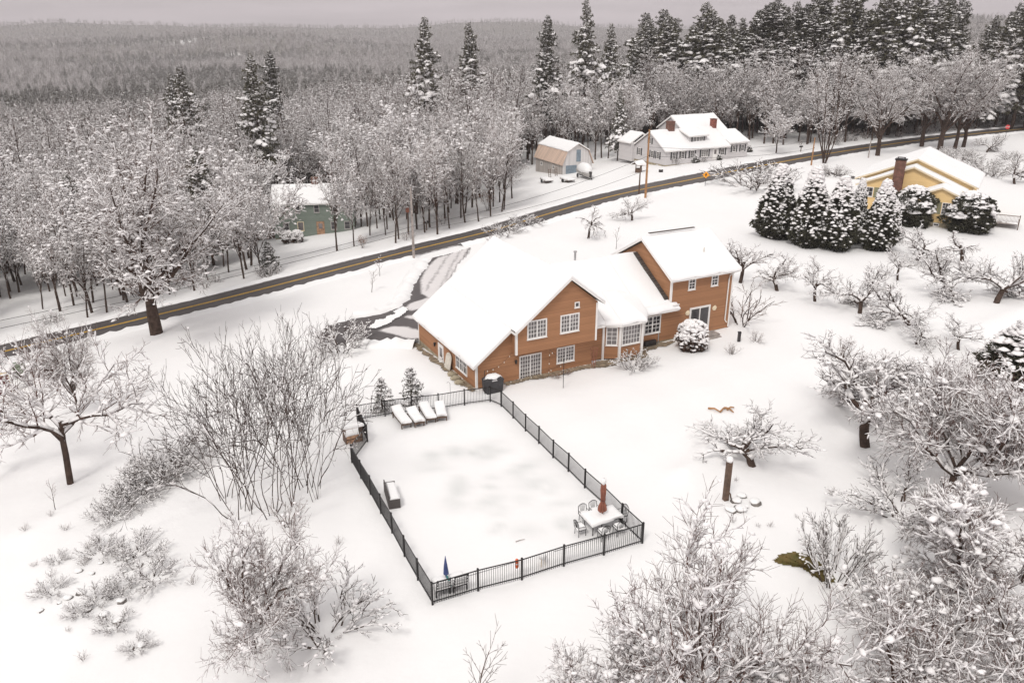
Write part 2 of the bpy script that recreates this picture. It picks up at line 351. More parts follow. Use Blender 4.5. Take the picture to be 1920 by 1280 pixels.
def inpoly(x, y, P):
    c = False; j = len(P)-1
    for i in range(len(P)):
        if (P[i][1] > y) != (P[j][1] > y) and x < (P[j][0]-P[i][0])*(y-P[i][1])/(P[j][1]-P[i][1])+P[i][0]: c = not c
        j = i
    return c

for a, b, hh, ww in (((1285, 890), (1345, 850), .45, 1.0), ((1345, 850), (1570, 762), .5, 1.2), ((1570, 762), (1660, 735), .4, 1.2), ((1770, 648), (1930, 588), .5, 2.0), ((1700, 720), (1830, 690), .35, 1.5), ((60, 1000), (260, 900), .35, 2.0), ((130, 1180), (330, 1080), .3, 1.5), ((1290, 500), (1500, 600), .25, 3.0), ((650, 1180), (900, 1110), .2, 1.2)):
    BUMPS.append((hit(*a, h0), hit(*b, h0), hh, ww))
CLEARINGS = [(hit(u, v, h0), r) for u, v, r in ((346, 79, 24), (368, 72, 13), (440, 102, 9))]
# ------------------------------------------------------------------ ground, road, driveway
POOLP = [gp(u, v) for u, v in ((775, 842), (905, 822), (1120, 975), (905, 1035))]
def make_ground():
    th = np.radians(np.linspace(-82, 82, 380)); r = np.geomspace(9, 5600, 430)
    T, Rr = np.meshgrid(th, r); X = Rr*np.sin(T); Y = Rr*np.cos(T); Z = ground(X, Y)
    nr, nt = X.shape; me = bpy.data.meshes.new("ground")
    V = np.stack([X, Y, Z], -1).reshape(-1, 3)
    i, j = np.meshgrid(np.arange(nr-1), np.arange(nt-1), indexing='ij'); a = (i*nt+j).ravel()
    F = np.stack([a, a+1, a+nt+1, a+nt], 1)[:, ::-1]
    me.vertices.add(len(V)); me.vertices.foreach_set('co', V.ravel())
    me.loops.add(F.size); me.loops.foreach_set('vertex_index', F.ravel()); me.polygons.add(len(F))
    me.polygons.foreach_set('loop_start', np.arange(len(F))*4); me.polygons.foreach_set('loop_total', np.full(len(F), 4))
    me.polygons.foreach_set('use_smooth', np.ones(len(F), bool)); me.update(); me.validate()
    x, y = V[:, 0], V[:, 1]; R = random.Random(4); wet = np.zeros(len(V))
    for k in range(34):
        a, b = R.random(), R.random()
        p = POOLP[0].lerp(POOLP[1], a).lerp(POOLP[3].lerp(POOLP[2], a), b)
        sx, sy, ang = R.uniform(.5, 1.3), R.uniform(.3, .7), R.uniform(-.4, .9)
        dx, dy = x-p.x, y-p.y; u = dx*math.cos(ang)+dy*math.sin(ang); w = -dx*math.sin(ang)+dy*math.cos(ang)
        wet = np.maximum(wet, R.uniform(.4, 1)*np.exp(-((u/sx)**2+(w/sy)**2)))
    d = np.hypot(x, y); woods = sstep(330, 700, d)
    for (cx, cy), cr in CLEARINGS: woods = woods*sstep(.8, 1.1, np.hypot(x-cx, (y-cy)/3)/cr)
    for nme, arr in (('wet', np.clip(wet, 0, 1)), ('woods', woods)):
        at = me.attributes.new(nme, 'FLOAT', 'POINT'); at.data.foreach_set('value', arr.astype(np.float32))
    me.materials.append(M['ground']); return struct(link(bpy.data.objects.new("ground", me)))
make_ground()
def strip(name, off0, off1, dz, material, i0=0, i1=None, jit=0, parent=None):
    mb = MB(); i1 = i1 or len(ROAD); R = random.Random(3); vs = []
    for i in range(i0, i1):
        for k in range(9 if off1-off0 > 3 else 2):
            t = k/(8 if off1-off0 > 3 else 1); o = off0+(off1-off0)*t+R.uniform(-jit, jit)
            p = ROAD[i]+RN[i]*o; vs.append((p[0], p[1], gz(p[0], p[1])+dz))
    n = 9 if off1-off0 > 3 else 2
    fs = [(a*n+k, (a+1)*n+k, (a+1)*n+k+1, a*n+k+1) for a in range(i1-i0-1) for k in range(n-1)]
    mb.add(vs, fs); return mb.build(name, material, parent, True)
road = struct(strip("road", -ROADW/2, ROADW/2, .05, M['asphalt']))
def attr(o, nm, vals): o.data.attributes.new(nm, 'FLOAT', 'POINT').data.foreach_set('value', np.asarray(vals, np.float32))
lat = np.tile(np.linspace(-1, 1, 9), len(ROAD)); attr(road, 'lane', np.exp(-((np.abs(lat)-.3)/.12)**2)*.6+np.exp(-((np.abs(lat)-.72)/.12)**2)*.6); attr(road, 'slush', np.clip((np.abs(lat)-.62)/.38, 0, 1)**2*.62)
struct(strip("centre_line", .05, .22, .058, M['line_yellow'])); struct(strip("centre_line", -.22, -.05, .058, M['line_yellow']))
struct(strip("edge_line", ROADW/2-.42, ROADW/2-.32, .058, M['line_white'])); struct(strip("edge_line", -ROADW/2+.32, -ROADW/2+.42, .058, M['line_white']))

DRIVEPX = [(812, 484), (884, 464), (862, 492), (846, 520), (838, 548), (845, 600), (815, 640), (785, 641), (690, 641), (640, 648), (600, 640), (612, 612), (655, 600), (706, 591), (745, 578), (764, 562), (770, 540), (788, 512), (806, 490)]
DRIVE = [gp(u, v) for u, v in DRIVEPX]
def sheet(name, poly, cell, dz, material, rag=.15, seed=1, kind='structure'):
    """flat patch following the ground inside a plan outline, with a ragged edge"""
    R = random.Random(seed); mb = MB(); x0 = min(p[0] for p in poly); x1 = max(p[0] for p in poly); y0 = min(p[1] for p in poly); y1 = max(p[1] for p in poly)
    # denser ragged outline
    P = []
    for i in range(len(poly)):
        a, b = Vector(poly[i][:2]), Vector(poly[(i+1) % len(poly)][:2]); n = max(1, int((b-a).length/.5)); t = (b-a).normalized() if (b-a).length else Vector((0, 0))
        for k in range(n):
            q = a.lerp(b, k/n); w = R.gauss(0, rag); P.append((q.x-t.y*w, q.y+t.x*w))
    nx, ny = int((x1-x0)/cell)+3, int((y1-y0)/cell)+3; idx = {}
    def vid(i, j):
        if (i, j) not in idx:
            x = x0+(i-1)*cell; y = y0+(j-1)*cell; idx[(i, j)] = len(mb.v); mb.v.append((x, y, gz(x, y)+dz))
        return idx[(i, j)]
    for i in range(nx):
        for j in range(ny):
            if inpoly(x0+(i-.5)*cell, y0+(j-.5)*cell, P):
                mb.f.append((vid(i, j), vid(i+1, j), vid(i+1, j+1), vid(i, j+1))); mb.m.append(0)
    o = mb.build(name, material, None, True)
    if kind: o['kind'] = kind
    return o
drv = sheet("driveway", DRIVE, .28, .05, M['wet_asphalt'], .12)
def poly_dist(x, y, P):
    """signed distance to a plan outline, negative outside"""
    d = 1e9; n = len(P)
    for k in range(n):
        a, b = P[k], P[(k+1) % n]; dx, dy = b[0]-a[0], b[1]-a[1]; t = max(0, min(1, ((x-a[0])*dx+(y-a[1])*dy)/(dx*dx+dy*dy+1e-9))); d = min(d, math.hypot(x-a[0]-t*dx, y-a[1]-t*dy))
    return d if inpoly(x, y, P) else -d
SL = [[gp(u, v) for u, v in px] for px in ([(819, 484), (882, 462), (858, 500), (843, 525), (836, 552), (808, 562), (788, 552), (786, 528), (800, 502)],
           [(768, 569), (805, 557), (815, 566), (790, 580), (768, 585), (757, 578)], [(704, 621), (735, 612), (762, 612), (800, 622), (800, 636), (765, 636), (740, 629)], [(763, 591), (800, 590), (810, 600), (780, 601), (756, 596)])]
TR = [(gp(844, 474), gp(800, 542)), (gp(864, 468), gp(824, 542))]
sv = []
for v in drv.data.vertices:
    x, y = v.co.x, v.co.y; d = max(poly_dist(x, y, P) for P in SL); k = max(0, min(1, .62+d/.9))
    for a, b in TR:
        dx, dy = b.x-a.x, b.y-a.y; t = ((x-a.x)*dx+(y-a.y)*dy)/(dx*dx+dy*dy)
        if -.05 < t < 1.05: k -= .22*math.exp(-((x-a.x-t*dx)**2+(y-a.y-t*dy)**2)/.05)
    e = poly_dist(x, y, DRIVE); k = max(k, .7*max(0, 1-e/.5)); sv.append(max(0, k))
attr(drv, 'slush', sv); attr(drv, 'lane', np.zeros(len(sv)))
sheet("driveway_snow", [gp(u, v) for u, v in ((692, 611), (708, 602), (735, 590), (752, 578), (764, 579), (762, 588), (738, 603), (720, 612), (704, 618))], .14, .13, M['snow'], .18, 5)
def bank(pts, normals, seed, hgt=.3, wid=1.5):
    """ploughed ridge of lumpy snow: cross profile swept along pts, growing away along normals"""
    R = random.Random(seed); mb = MB(); prof = ((-.14, -.02), (.0, .42), (.2, .85), (.42, 1), (.68, .6), (1.0, -.25)); vs = []
    wob = 0
    for p, nn in zip(pts, normals):
        wob = wob*.7+R.gauss(0, .09); hh = hgt*R.uniform(.65, 1.3)
        for o, z in prof:
            q = (p[0]+nn[0]*(o*wid+wob+R.gauss(0, .04)), p[1]+nn[1]*(o*wid+wob+R.gauss(0, .04)))
            vs.append((q[0], q[1], gz(*q)+z*hh+(.05 if z > 0 else .03)))
    n = len(prof); mb.add(vs, [(a*n+k, a*n+k+1, (a+1)*n+k+1, (a+1)*n+k) for a in range(len(pts)-1) for k in range(n-1)])
    return struct(mb.build("snow_bank", M['snow'], None, True))
def dense(P, step):
    out = []; nn = []
    for i in range(len(P)-1):
        a, b = Vector(P[i][:2]), Vector(P[i+1][:2]); d = (b-a); L = d.length; d.normalize(); n = max(1, int(L/step))
        for k in range(n): out.append(tuple(a.lerp(b, k/n))); nn.append((-d.y, d.x))
    return out, nn
far_e = [tuple(ROAD[i]+RN[i]*(ROADW/2)) for i in range(0, len(ROAD))]
near_e = [tuple(ROAD[i]-RN[i]*(ROADW/2)) for i in range(0, len(ROAD))]
m0, m1 = Vector(DRIVE[0][:2]), Vector(DRIVE[1][:2])
i0 = min(range(len(near_e)), key=lambda i: (Vector(near_e[i])-m0).length); i1 = min(range(len(near_e)), key=lambda i: (Vector(near_e[i])-m1).length)
i0, i1 = min(i0, i1), max(i0, i1)
p, n_ = dense(far_e, .45); bank(p, n_, 11, .26)
for seg, sd in ((near_e[:i0], 12), (near_e[i1:], 13)):
    p, n_ = dense(seg, .45); bank(p, [(-a, -b) for a, b in n_], sd, .3)
for idx, sd, sgn in (((18, 17, 16, 15, 14, 13, 12), 21, 1), ((7, 8, 9), 23, -1)):
    p, n_ = dense([DRIVE[i] for i in idx], .35); c = Vector((sum(q[0] for q in DRIVE)/len(DRIVE), sum(q[1] for q in DRIVE)/len(DRIVE)))
    # outward side of the driveway
    out = []
    for q, nn in zip(p, n_):
        e = (q[0]+nn[0]*.5, q[1]+nn[1]*.5); out.append(nn if not inpoly(e[0], e[1], [(a[0], a[1]) for a in DRIVE]) else (-nn[0], -nn[1]))
    bank(p, out, sd, .42, 1.7)

# bare turf by the brook at the right, with its blades
gpx = [(1447, 1050), (1462, 1040), (1490, 1037), (1516, 1044), (1540, 1060), (1562, 1078), (1566, 1092), (1545, 1094), (1524, 1082), (1500, 1064), (1470, 1058)]
GP = [gp(u, v) for u, v in gpx]
sheet("turf_patch", GP, .1, .03, M['grass'], .1, 9)
mb = MB(); R = random.Random(5)
for k in range(900):
    a = GP[R.randrange(len(GP))]; c = Vector((sum(q.x for q in GP)/len(GP), sum(q.y for q in GP)/len(GP), 0)); q = a.lerp(c, R.random()**.7); z = gz(q.x, q.y)+.02
    if not inpoly(q.x, q.y, [(e.x, e.y) for e in GP]): continue
    an = R.uniform(0, 6.28); h = R.uniform(.06, .17); w = .018; l = Vector((R.gauss(0, .06), R.gauss(0, .06), h)); s = Vector((math.cos(an)*w, math.sin(an)*w, 0)); b = Vector((q.x, q.y, z))
    mb.add([b-s, b+s, b+l], [(0, 1, 2)])
tag(mb.build("grass", M['grass']), "patch of green-brown turf showing through the snow near the lower right trees", "grass", kind='stuff')
# ------------------------------------------------------------------ building helpers
UP = Vector((0, 0, 1))
def obox(mb, o, ex, n, x0, x1, z0, z1, d0, d1, mi=0):
    P = lambda x, z, d: o+ex*x+UP*z+n*d
    return mb.hexa([P(x0,z0,d0), P(x1,z0,d0), P(x1,z0,d1), P(x0,z0,d1), P(x0,z1,d0), P(x1,z1,d0), P(x1,z1,d1), P(x0,z1,d1)], mi)
def snow_grid(mb, q, T, edges='elr', du=.4, R=.3, seed=0, lip=.05, mi=0):
    """snow lying on the quad (eave left, eave right, ridge right, ridge left): rounded at free edges e l r t"""
    q = [Vector(p) for p in q]; rr = random.Random(seed)
    nu = max(2, int(max((q[1]-q[0]).length, (q[2]-q[3]).length)/du)); nv = max(2, int((q[3]-q[0]).length/du))
    us = [0]+[i/nu for i in range(nu+1)]+[1]; vsn = [0]+[j/nv for j in range(nv+1)]+[1]
    for L_, nn in ((us, nu), (vsn, nv)):
        L_[1] = .1/nn; L_[-2] = 1-.1/nn
        L_.insert(2, .35/nn); L_.insert(-2, 1-.35/nn)
    f1, f2 = rr.uniform(0, 6), rr.uniform(0, 6); base = len(mb.v); W = len(us)
    for v in vsn:
        for u in us:
            a = q[0].lerp(q[1], u); b = q[3].lerp(q[2], u); p = a.lerp(b, v)
            wl_, we = (q[1]-q[0]).length*(1-v)+(q[2]-q[3]).length*v, (b-a).length; k = 1
            for e, d in (('e', v*we), ('t', (1-v)*we), ('l', u*wl_), ('r', (1-u)*wl_)):
                if e in edges: d = min(d/R, 1); k = min(k, .42+.58*math.sqrt(max(0, 1-(1-d)**2)))
            t = T*k*(1+.16*math.sin(p.x*1.1+f1+p.y*.4)+.12*math.sin(p.y*1.7+f2-p.x*.6))+rr.uniform(-.012, .012)
            if 'e' in edges and v == 0: p = p-(b-a).normalized()*(lip+.05*math.sin(p.x*2.3+p.y*1.9+f1)+.03*math.sin(p.x*5.1+p.y*6.3+f2))
            mb.v.append(tuple(p+UP*t))
    for j in range(len(vsn)-1):
        for i in range(W-1): k = base+j*W+i; mb.f.append((k, k+1, k+W+1, k+W)); mb.m.append(mi)
    # skirts down to the deck
    def skirt(ids):
        s = len(mb.v)
        for k in ids: p = mb.v[k]; mb.v.append((p[0], p[1], p[2]-T*.5))
        for a in range(len(ids)-1): mb.f.append((ids[a], s+a, s+a+1, ids[a+1])); mb.m.append(mi)
    n = len(vsn)
    skirt([base+i for i in range(W)]); skirt([base+(n-1)*W+i for i in range(W)][::-1]); skirt([base+j*W for j in range(n)][::-1]); skirt([base+j*W+W-1 for j in range(n)])
def deck(mb, q, th=.2, mi=0, side=1):
    q = [Vector(p) for p in q]; mb.prism([q[0], q[1], q[2], q[3]], (0, 0, -th), mi, side)
def roof(parent, planes, T=.3, mats=('shingle', 'trim'), seed=0, th=.2, name='roof', snow='roof_snow'):
    """planes: list of (quad, edges). One roof mesh with its snow blanket as a child"""
    d = MB(); s = MB()
    for k, (q, e) in enumerate(planes):
        deck(d, q, th); snow_grid(s, [Vector(p)+Vector((0, 0, .004)) for p in q], T*.6, e, seed=seed)
    r = d.build(name, [M[m] for m in mats], parent); c = s.build('roof_snow', M[snow], r, True)
    return r
def window(parent, p0, ex, n, w, h, cols=2, rows=3, leaves=2, fr='trim', gl='glass', bw=.09, hor=False, sill=True, name='window', rail=False):
    o = Vector(p0); ex = Vector(ex).normalized(); n = Vector(n).normalized(); f = MB()
    obox(f, o, ex, n, 0, bw, 0, h, .002, .06); obox(f, o, ex, n, w-bw, w, 0, h, .002, .06)
    obox(f, o, ex, n, bw, w-bw, h-bw, h, .002, .058); obox(f, o, ex, n, bw, w-bw, 0, bw, .002, .064)
    if sill: obox(f, o, ex, n, -.03, w+.03, -.05, -.001, .002, .09)
    lw = (w-2*bw)/leaves
    for k in range(1, leaves): x = bw+lw*k; obox(f, o, ex, n, x-.045, x+.045, bw, h-bw, .002, .05)
    for k in range(leaves):
        a = bw+lw*k+(.045 if k else 0); b = bw+lw*(k+1)-(.045 if k < leaves-1 else 0)
        for i in range(1, cols): x = a+(b-a)*i/cols; obox(f, o, ex, n, x-.016, x+.016, bw, h-bw, .012, .032)
        for j in range(1, rows):
            z = bw+(h-2*bw)*j/rows; t = .035 if (rail and j == rows//2) else .016; obox(f, o, ex, n, a, b, z-t, z+t, .013, .0335)
    fo = f.build(name, M[fr], parent)
    g = MB(); obox(g, o, ex, n, bw*.8, w-bw*.8, bw*.8, h-bw*.8, .004, .012); g.build('pane', M[gl], fo)
    return fo
def shutters(parent, p0, ex, n, w, h, sw=.35, m='shutter'):
    for x in (-sw-.02, w+.02):
        s = MB(); obox(s, Vector(p0), Vector(ex), Vector(n), x, x+sw, 0, h, .002, .045)
        for k in range(1, 9): obox(s, Vector(p0), Vector(ex), Vector(n), x+.05, x+sw-.05, h*k/9-.02, h*k/9+.02, .045, .058)
        s.build('shutter', M[m], parent)
def door(parent, p0, ex, n, w, h, m='trim', glz=True, name='door'):
    o = Vector(p0); ex = Vector(ex); n = Vector(n); f = MB()
    obox(f, o, ex, n, -.1, 0, 0, h+.1, .002, .06); obox(f, o, ex, n, w, w+.1, 0, h+.1, .002, .06); obox(f, o, ex, n, 0, w, h, h+.1, .002, .059)
    obox(f, o, ex, n, 0, w, .02, h, .002, .03)
    for x0, x1 in ((.12, w/2-.05), (w/2+.05, w-.12)): obox(f, o, ex, n, x0, x1, .2, h*.42, .03, .042)
    d = f.build(name, M[m], parent)
    if glz: g = MB(); obox(g, o, ex, n, w*.2, w*.8, h*.5, h*.9, .03, .038); g.build('pane', M['glass_pale'], d)
    k = MB(); k.blob(o+ex*(w-.1)+UP*(h*.47)+n*.07, (.04, .04, .04), 1, nu=7, nv=5, jit=0); k.build('handle', M['dark_metal'], d)
    return d
def corner_board(parent, x, y, z0, z1, sx, sy, w=.13, m='trim', name='corner_board'):
    """L-shaped corner trim standing 15 mm proud of both walls; sx, sy point away from the building"""
    b = MB(); t = .02
    xa, xb = sorted((x+sx*t, x-sx*w)); ya, yb = sorted((y+sy*t, y))
    b.box(xa, xb, ya, yb, z0, z1)
    xa, xb = sorted((x+sx*t, x)); ya, yb = sorted((y, y-sy*w))
    b.box(xa, xb, ya, yb, z0, z1)
    return b.build(name, M[m], parent)
def lantern(parent, p, n):
    n = Vector(n); o = Vector(p); b = MB()
    b.beam(o, o+n*.14+UP*.1, .03); b.tube([o+n*.14+UP*.1, o+n*.14+UP*.04, o+n*.14-UP*.2, o+n*.14-UP*.24], [.03, .1, .07, .03], 6)
    l = b.build('wall_lantern', M['black_metal'], parent); return l

# ------------------------------------------------------------------ the brown house
B0 = gp(893, 730); TH = math.radians(27); HZ = -.19
house = thing('house', "large brown clapboard house with deep snow on its stepped roofs, behind the fenced pool", 'house', (B0.x, B0.y, HZ), TH)
def hw(x, y, z=0):   # house to world
    c, s = math.cos(TH), math.sin(TH); return Vector((B0.x+c*x-s*y, B0.y+s*x+c*y, HZ+z))
X, NX, Y, NY = Vector((1, 0, 0)), Vector((-1, 0, 0)), Vector((0, 1, 0)), Vector((0, -1, 0))
sl = .775
w = MB()
zr = lambda x: 2.06+sl*(x+.02)      # underside of the big left slope over the garage
# garage body: cross section along X pushed along Y
w.prism([(0,0,.0), (9.6,0,.0), (9.6,0,5.35), (7.07,0,zr(7.07)-.12), (2.75,0,zr(2.75)-.12), (0,0,zr(0)-.12)], (0, 11.4, 0))
w.prism([(2.82,-.66,2.42), (9.53,-.66,2.42), (9.53,-.66,5.45), (7.07,-.66,7.42), (2.82,-.66,zr(2.82)-.1)], (0, .655, 0))
w.build('wall', M['brown_wall'], house)
f = MB(); f.box(.02, 9.58, .02, 11.38, -2.2, .001); f.box(9.58, 11.0, .7, 6, -1.5, .25); f.box(10.98, 24.25, 1.55, 9, -1.5, .24); f.build('foundation', M['concrete'], house)
w = MB()   # middle with its bay, then the two-storey block
w.prism([(9.601,.5,.25), (10.9,.5,.25), (12.0,-.15,.25), (14.05,-.15,.25), (14.95,1.0,.25), (14.95,1.5,.25), (14.95,6,.25), (9.601,6,.25)], (0, 0, 2.85))
w.prism([(14.951,1.5,.24), (17.9,1.5,.24), (17.9,11.5,.24), (14.951,11.5,.24)], (0, 0, 2.6))
w.build('wall', M['brown_wall'], house)
w = MB()
w.prism([(17.9,1.5,.24), (17.9,9.3,.24), (17.9,9.3,5.4), (17.9,5.4,7.62), (17.9,1.5,5.4)][::-1], (6.4, 0, 0)); w.build('wall', M['brown_wall'], house)
# roofs
e0x, rx, ex_ = -.32, 7.07, 9.95
zl = lambda x: 2.18+sl*(x+.02); zR = lambda x: zl(rx)-sl*(x-rx)
roof(house, [([(e0x,11.8,zl(e0x)), (e0x,-.3,zl(e0x)), (2.62,-.3,zl(2.62)), (2.62,11.8,zl(2.62))], 'elr'),
             ([(2.625,11.8,zl(2.625)), (2.625,-1.0,zl(2.625)), (rx,-1.0,zl(rx)), (rx,11.8,zl(rx))], 'lr'),
             ([(ex_,-1.0,zR(ex_)), (ex_,11.8,zR(ex_)), (rx+.005,11.8,zl(rx)-.004), (rx+.005,-1.0,zl(rx)-.004)], 'elr')], .3, seed=1)
rz = lambda y: 2.98+.6*(y-1.05)     # middle roof
roof(house, [([(14.9,1.05,2.98), (18.55,1.05,2.98), (18.55,1.46,rz(1.46)), (14.9,1.46,rz(1.46))], 'er'),
             ([(9.5,2.9,rz(2.9)), (14.9,2.9,rz(2.9)), (14.9,6.5,rz(6.5)), (9.5,6.5,rz(6.5))], ''),
             ([(14.91,1.465,rz(1.465)), (17.88,1.465,rz(1.465)), (17.88,6.5,rz(6.5)), (14.91,6.5,rz(6.5))], ''),
             ([(17.88,11.9,rz(6.5)-3.2), (9.5,11.9,rz(6.5)-3.2), (9.5,6.505,rz(6.5)-.005), (17.88,6.505,rz(6.5)-.005)], 'e')], .3, seed=31)
# strip of bare shingles where the middle roof meets the block wall, stepped flashing
st = MB()
for k in range(22):
    y = 1.75+k*.21; st.hexa([(17.52,y,rz(y)+.0), (17.875,y,rz(y)), (17.875,y+.19,rz(y+.19)), (17.52,y+.19,rz(y+.19)), (17.5,y,rz(y)+.36), (17.876,y,rz(y)+.36), (17.876,y+.19,rz(y+.19)+.31), (17.5,y+.19,rz(y+.19)+.31)])
st.build('shingle_strip', M['shingle'], house)
# bay roof: a snowy apron running from the bay eaves up onto the middle roof
bo = [(9.62,.1,3.16), (10.8,.12,3.14), (11.9,-.5,3.12), (14.2,-.5,3.12), (15.25,.85,3.05)]
bi = [(9.62,3.0,4.25), (11.2,3.2,4.4), (12.4,3.2,4.4), (13.8,3.2,4.4), (15.25,2.6,3.95)]
d = MB(); s = MB()
for k in range(4):
    q = [bo[k], bo[k+1], bi[k+1], bi[k]]; deck(d, q, .16); snow_grid(s, [Vector(p)+Vector((0,0,.004)) for p in q], .2, 'e', seed=70+k, lip=.03)
br_ = d.build('bay_roof', [M['shingle'], M['trim']], house); s.build('roof_snow', M['roof_snow'], br_, True)
# block roof
rb = lambda y: 5.42+.57*(y-1.1)
roof(house, [([(17.55,1.08,rb(1.08)), (24.75,1.08,rb(1.08)), (24.75,5.4,rb(5.4)), (17.55,5.4,rb(5.4))], 'elr'),
             ([(24.75,9.75,rb(1.05)), (17.55,9.75,rb(1.05)), (17.55,5.405,rb(5.4)-.003), (24.75,5.405,rb(5.4)-.003)], 'elr')], .3, seed=51)
rv = MB(); rv.beam((18.3,5.42,rb(5.4)+.33), (23.0,5.42,rb(5.4)+.33), .22, .06); rv.build('ridge_vent', M['shingle'], house)
# trim
corner_board(house, 0, 0, .02, 1.95, -1, -1); corner_board(house, 0, 11.4, -.6, 1.95, -1, 1)
corner_board(house, 2.82, -.66, 2.42, 4.1, -1, -1); corner_board(house, 9.53, -.66, 2.42, 5.35, 1, -1)
corner_board(house, 17.9, 1.5, 3.3, 5.4, -1, -1); corner_board(house, 24.3, 1.5, .3, 5.4, 1, -1)
for x, y in ((10.9,.5), (12.0,-.15), (14.05,-.15), (14.95,1.0)):
    b = MB(); b.box(x-.09, x+.09, y-.09, y+.05, .1, 3.08); b.build('bay_post', M['trim'], house)
# windows of the gable, upper and lower, slider, side
window(house, (3.7,-.66,3.46), X, NY, 1.58, 1.38, 3, 4, 2, gl='glass_pale'); window(house, (6.39,-.66,3.46), X, NY, 1.58, 1.38, 3, 4, 2, gl='glass_pale')
window(house, (6.53,0,.84), X, NY, 1.52, 1.24, 3, 4, 2, gl='glass_pale')
window(house, (3.42,0,.03), X, NY, 1.82, 1.98, 4, 6, 2, gl='glass_pale', sill=False, name='sliding_door')
window(house, (7.55,-.66,5.25), X, NY, .4, .42, 1, 1, 1, bw=.07, name='gable_vent')
window(house, (0,3.5,.55), NY, NX, 2.0, 1.2, 2, 2, 3, bw=.06); door(house, (0,6.9,-.72), NY, NX, .86, 1.9)
lantern(house, (0,7.5,1.0), NX); lantern(house, (3.1,0,1.75), NY)
# bay glazing
c = Vector((12.0-10.9,-.65,0)).normalized(); window(house, Vector((10.9,.5,1.35))+c*.22, c, (c.y,-c.x,0), .9, 1.5, 2, 4, 1, gl='glass_pale')
window(house, (12.16,-.15,1.3), X, NY, 1.74, 1.6, 6, 4, 1, gl='glass_pale')
c = Vector((.9,1.15,0)).normalized(); window(house, Vector((14.05,-.15,1.3))+c*.25, c, (c.y,-c.x,0), .9, 1.6, 2, 4, 1)
window(house, (15.45,1.5,1.05), X, NY, 1.6, 1.5, 2, 4, 2, rail=True)
window(house, (19.6,1.5,4.2), X, NY, .72, 1.12, 2, 4, 1, rail=True); window(house, (21.95,1.5,4.2), X, NY, .72, 1.12, 2, 4, 1, rail=True)
window(house, (19.95,1.5,.26), X, NY, 2.15, 2.36, 1, 1, 2, sill=False, name='sliding_door', bw=.16)
ds = MB(); ds.tube([(24.0,1.05,5.2), (23.85,1.4,4.95), (23.8,1.43,4.6), (23.78,1.43,1.0), (23.78,1.2,.85)], .05, 8); ds.build('downspout', M['trim'], house)
ds = MB(); ds.tube([(16.9,1.42,1.0), (16.9,1.42,.1)], .04, 6); ds.build('drain_pipe', M['galv'], house)
g = MB(); g.tube([(17.88,1.1,3.28), (18.5,1.08,3.3)], .05, 6); g.build('gutter', M['trim'], house); g = MB(); g.tube([(9.62,.1,3.0), (10.8,.12,2.98)], .05, 6); g.build('gutter', M['trim'], house)
v = MB(); v.tube([(12.2,7.0,5.9), (12.2,7.0,6.95)], .09, 8); v.tube([(12.2,7.0,6.95), (12.2,7.0,7.05)], [.15, .15], 8); v.build('vent_pipe', M['galv'], house)
for x, y, z in ((8.4,3.0,6.3), (22.2,3.0,6.35)):
    v = MB(); v.tube([(x,y,z), (x,y,z+.75)], .045, 6); v.build('vent_pipe', M['pale'], house)
for x, z, h in ((19.75,2.25,.34), (22.55,2.25,.34)):
    b = MB(); b.blob((x,1.46,z), (.2,.05,.2), 3, jit=.25); b.build('wall_wreath', M['cream_trim'], house)
b = MB(); b.box(15.5, 16.6, 1.25, 1.5, .02, .5); b.build('basement_window', M['dark_metal'], house)
b = MB(); b.box(19.6, 22.6, .55, 1.48, .0, .26); b.box(19.9, 22.5, .2, .55, -.05, .14); b.build('step', M['pole_grey'], house)
b = MB(); b.prism([(3.0,-1.25,.02), (5.9,-1.25,.02), (5.9,-.02,.1), (3.0,-.02,.1)], (0, 0, .08)); b.build('door_slab', M['concrete'], house)
# bare strip of soil under the eaves
def soil(poly, k): sheet('soil_strip', [hw(*p) for p in poly], .14, .05, M['mulch'], .1, k)
soil([(-.6,11.6), (-.1,11.6), (-.1,-.1), (-.6,-.4)], 41); soil([(2.2,-.55), (6,-.75), (9.7,-.85), (11.5,-.9), (11.5,.3), (9,-.1), (2,-.05)], 42)
soil([(11.3,-.7), (14.4,-.6), (15.4,.6), (18.2,.95), (18.2,1.4), (15,1.4), (14,-.2), (11.3,.2)], 43)

# ------------------------------------------------------------------ white cape house with chimneys
o = gp(1246, 312.5); TW = math.radians(28)
wh = thing('house', "white cape house with black shutters, two brick chimneys and a dormer, across the road", 'house', (o.x, o.y, -.69), TW)
w = MB(); w.prism([(0,0,.5), (0,9.6,.5), (0,9.6,3.15), (0,4.8,6.05), (0,0,3.15)][::-1], (15.3, 0, 0)); w.build('wall', M['white_wall'], wh)
w = MB(); w.prism([(15.301,0.3,.6), (15.301,8.6,.6), (15.301,8.6,3.6), (15.301,4.4,5.4), (15.301,.3,3.6)][::-1], (5.2, 0, 0)); w.build('wall', M['white_wall'], wh)
w = MB(); w.prism([(9,6.5,2), (9,14,2), (9,14,5.6), (9,10,7.9), (9,6.5,5.8)][::-1], (10.5, 0, 0)); w.build('wall', M['white_wall'], wh)
w = MB(); w.prism([(-.6,9.601,0), (4.5,9.601,0), (4.5,14,0), (-.6,14,0)], (0, 0, 3.6)); w.build('wall', M['white_wall'], wh)
f = MB(); f.box(.03, 15.27, .03, 9.57, -2.5, .499); f.box(15.3, 20.4, .35, 8.5, -1, .6); f.build('foundation', M['concrete'], wh)
k = .6042
roof(wh, [([(-.3,-.35,3.11), (15.6,-.35,3.11), (15.6,4.8,6.22), (-.3,4.8,6.22)], 'elr'), ([(15.6,9.95,3.11), (-.3,9.95,3.11), (-.3,4.805,6.217), (15.6,4.805,6.217)], 'elr')], .3, seed=101)
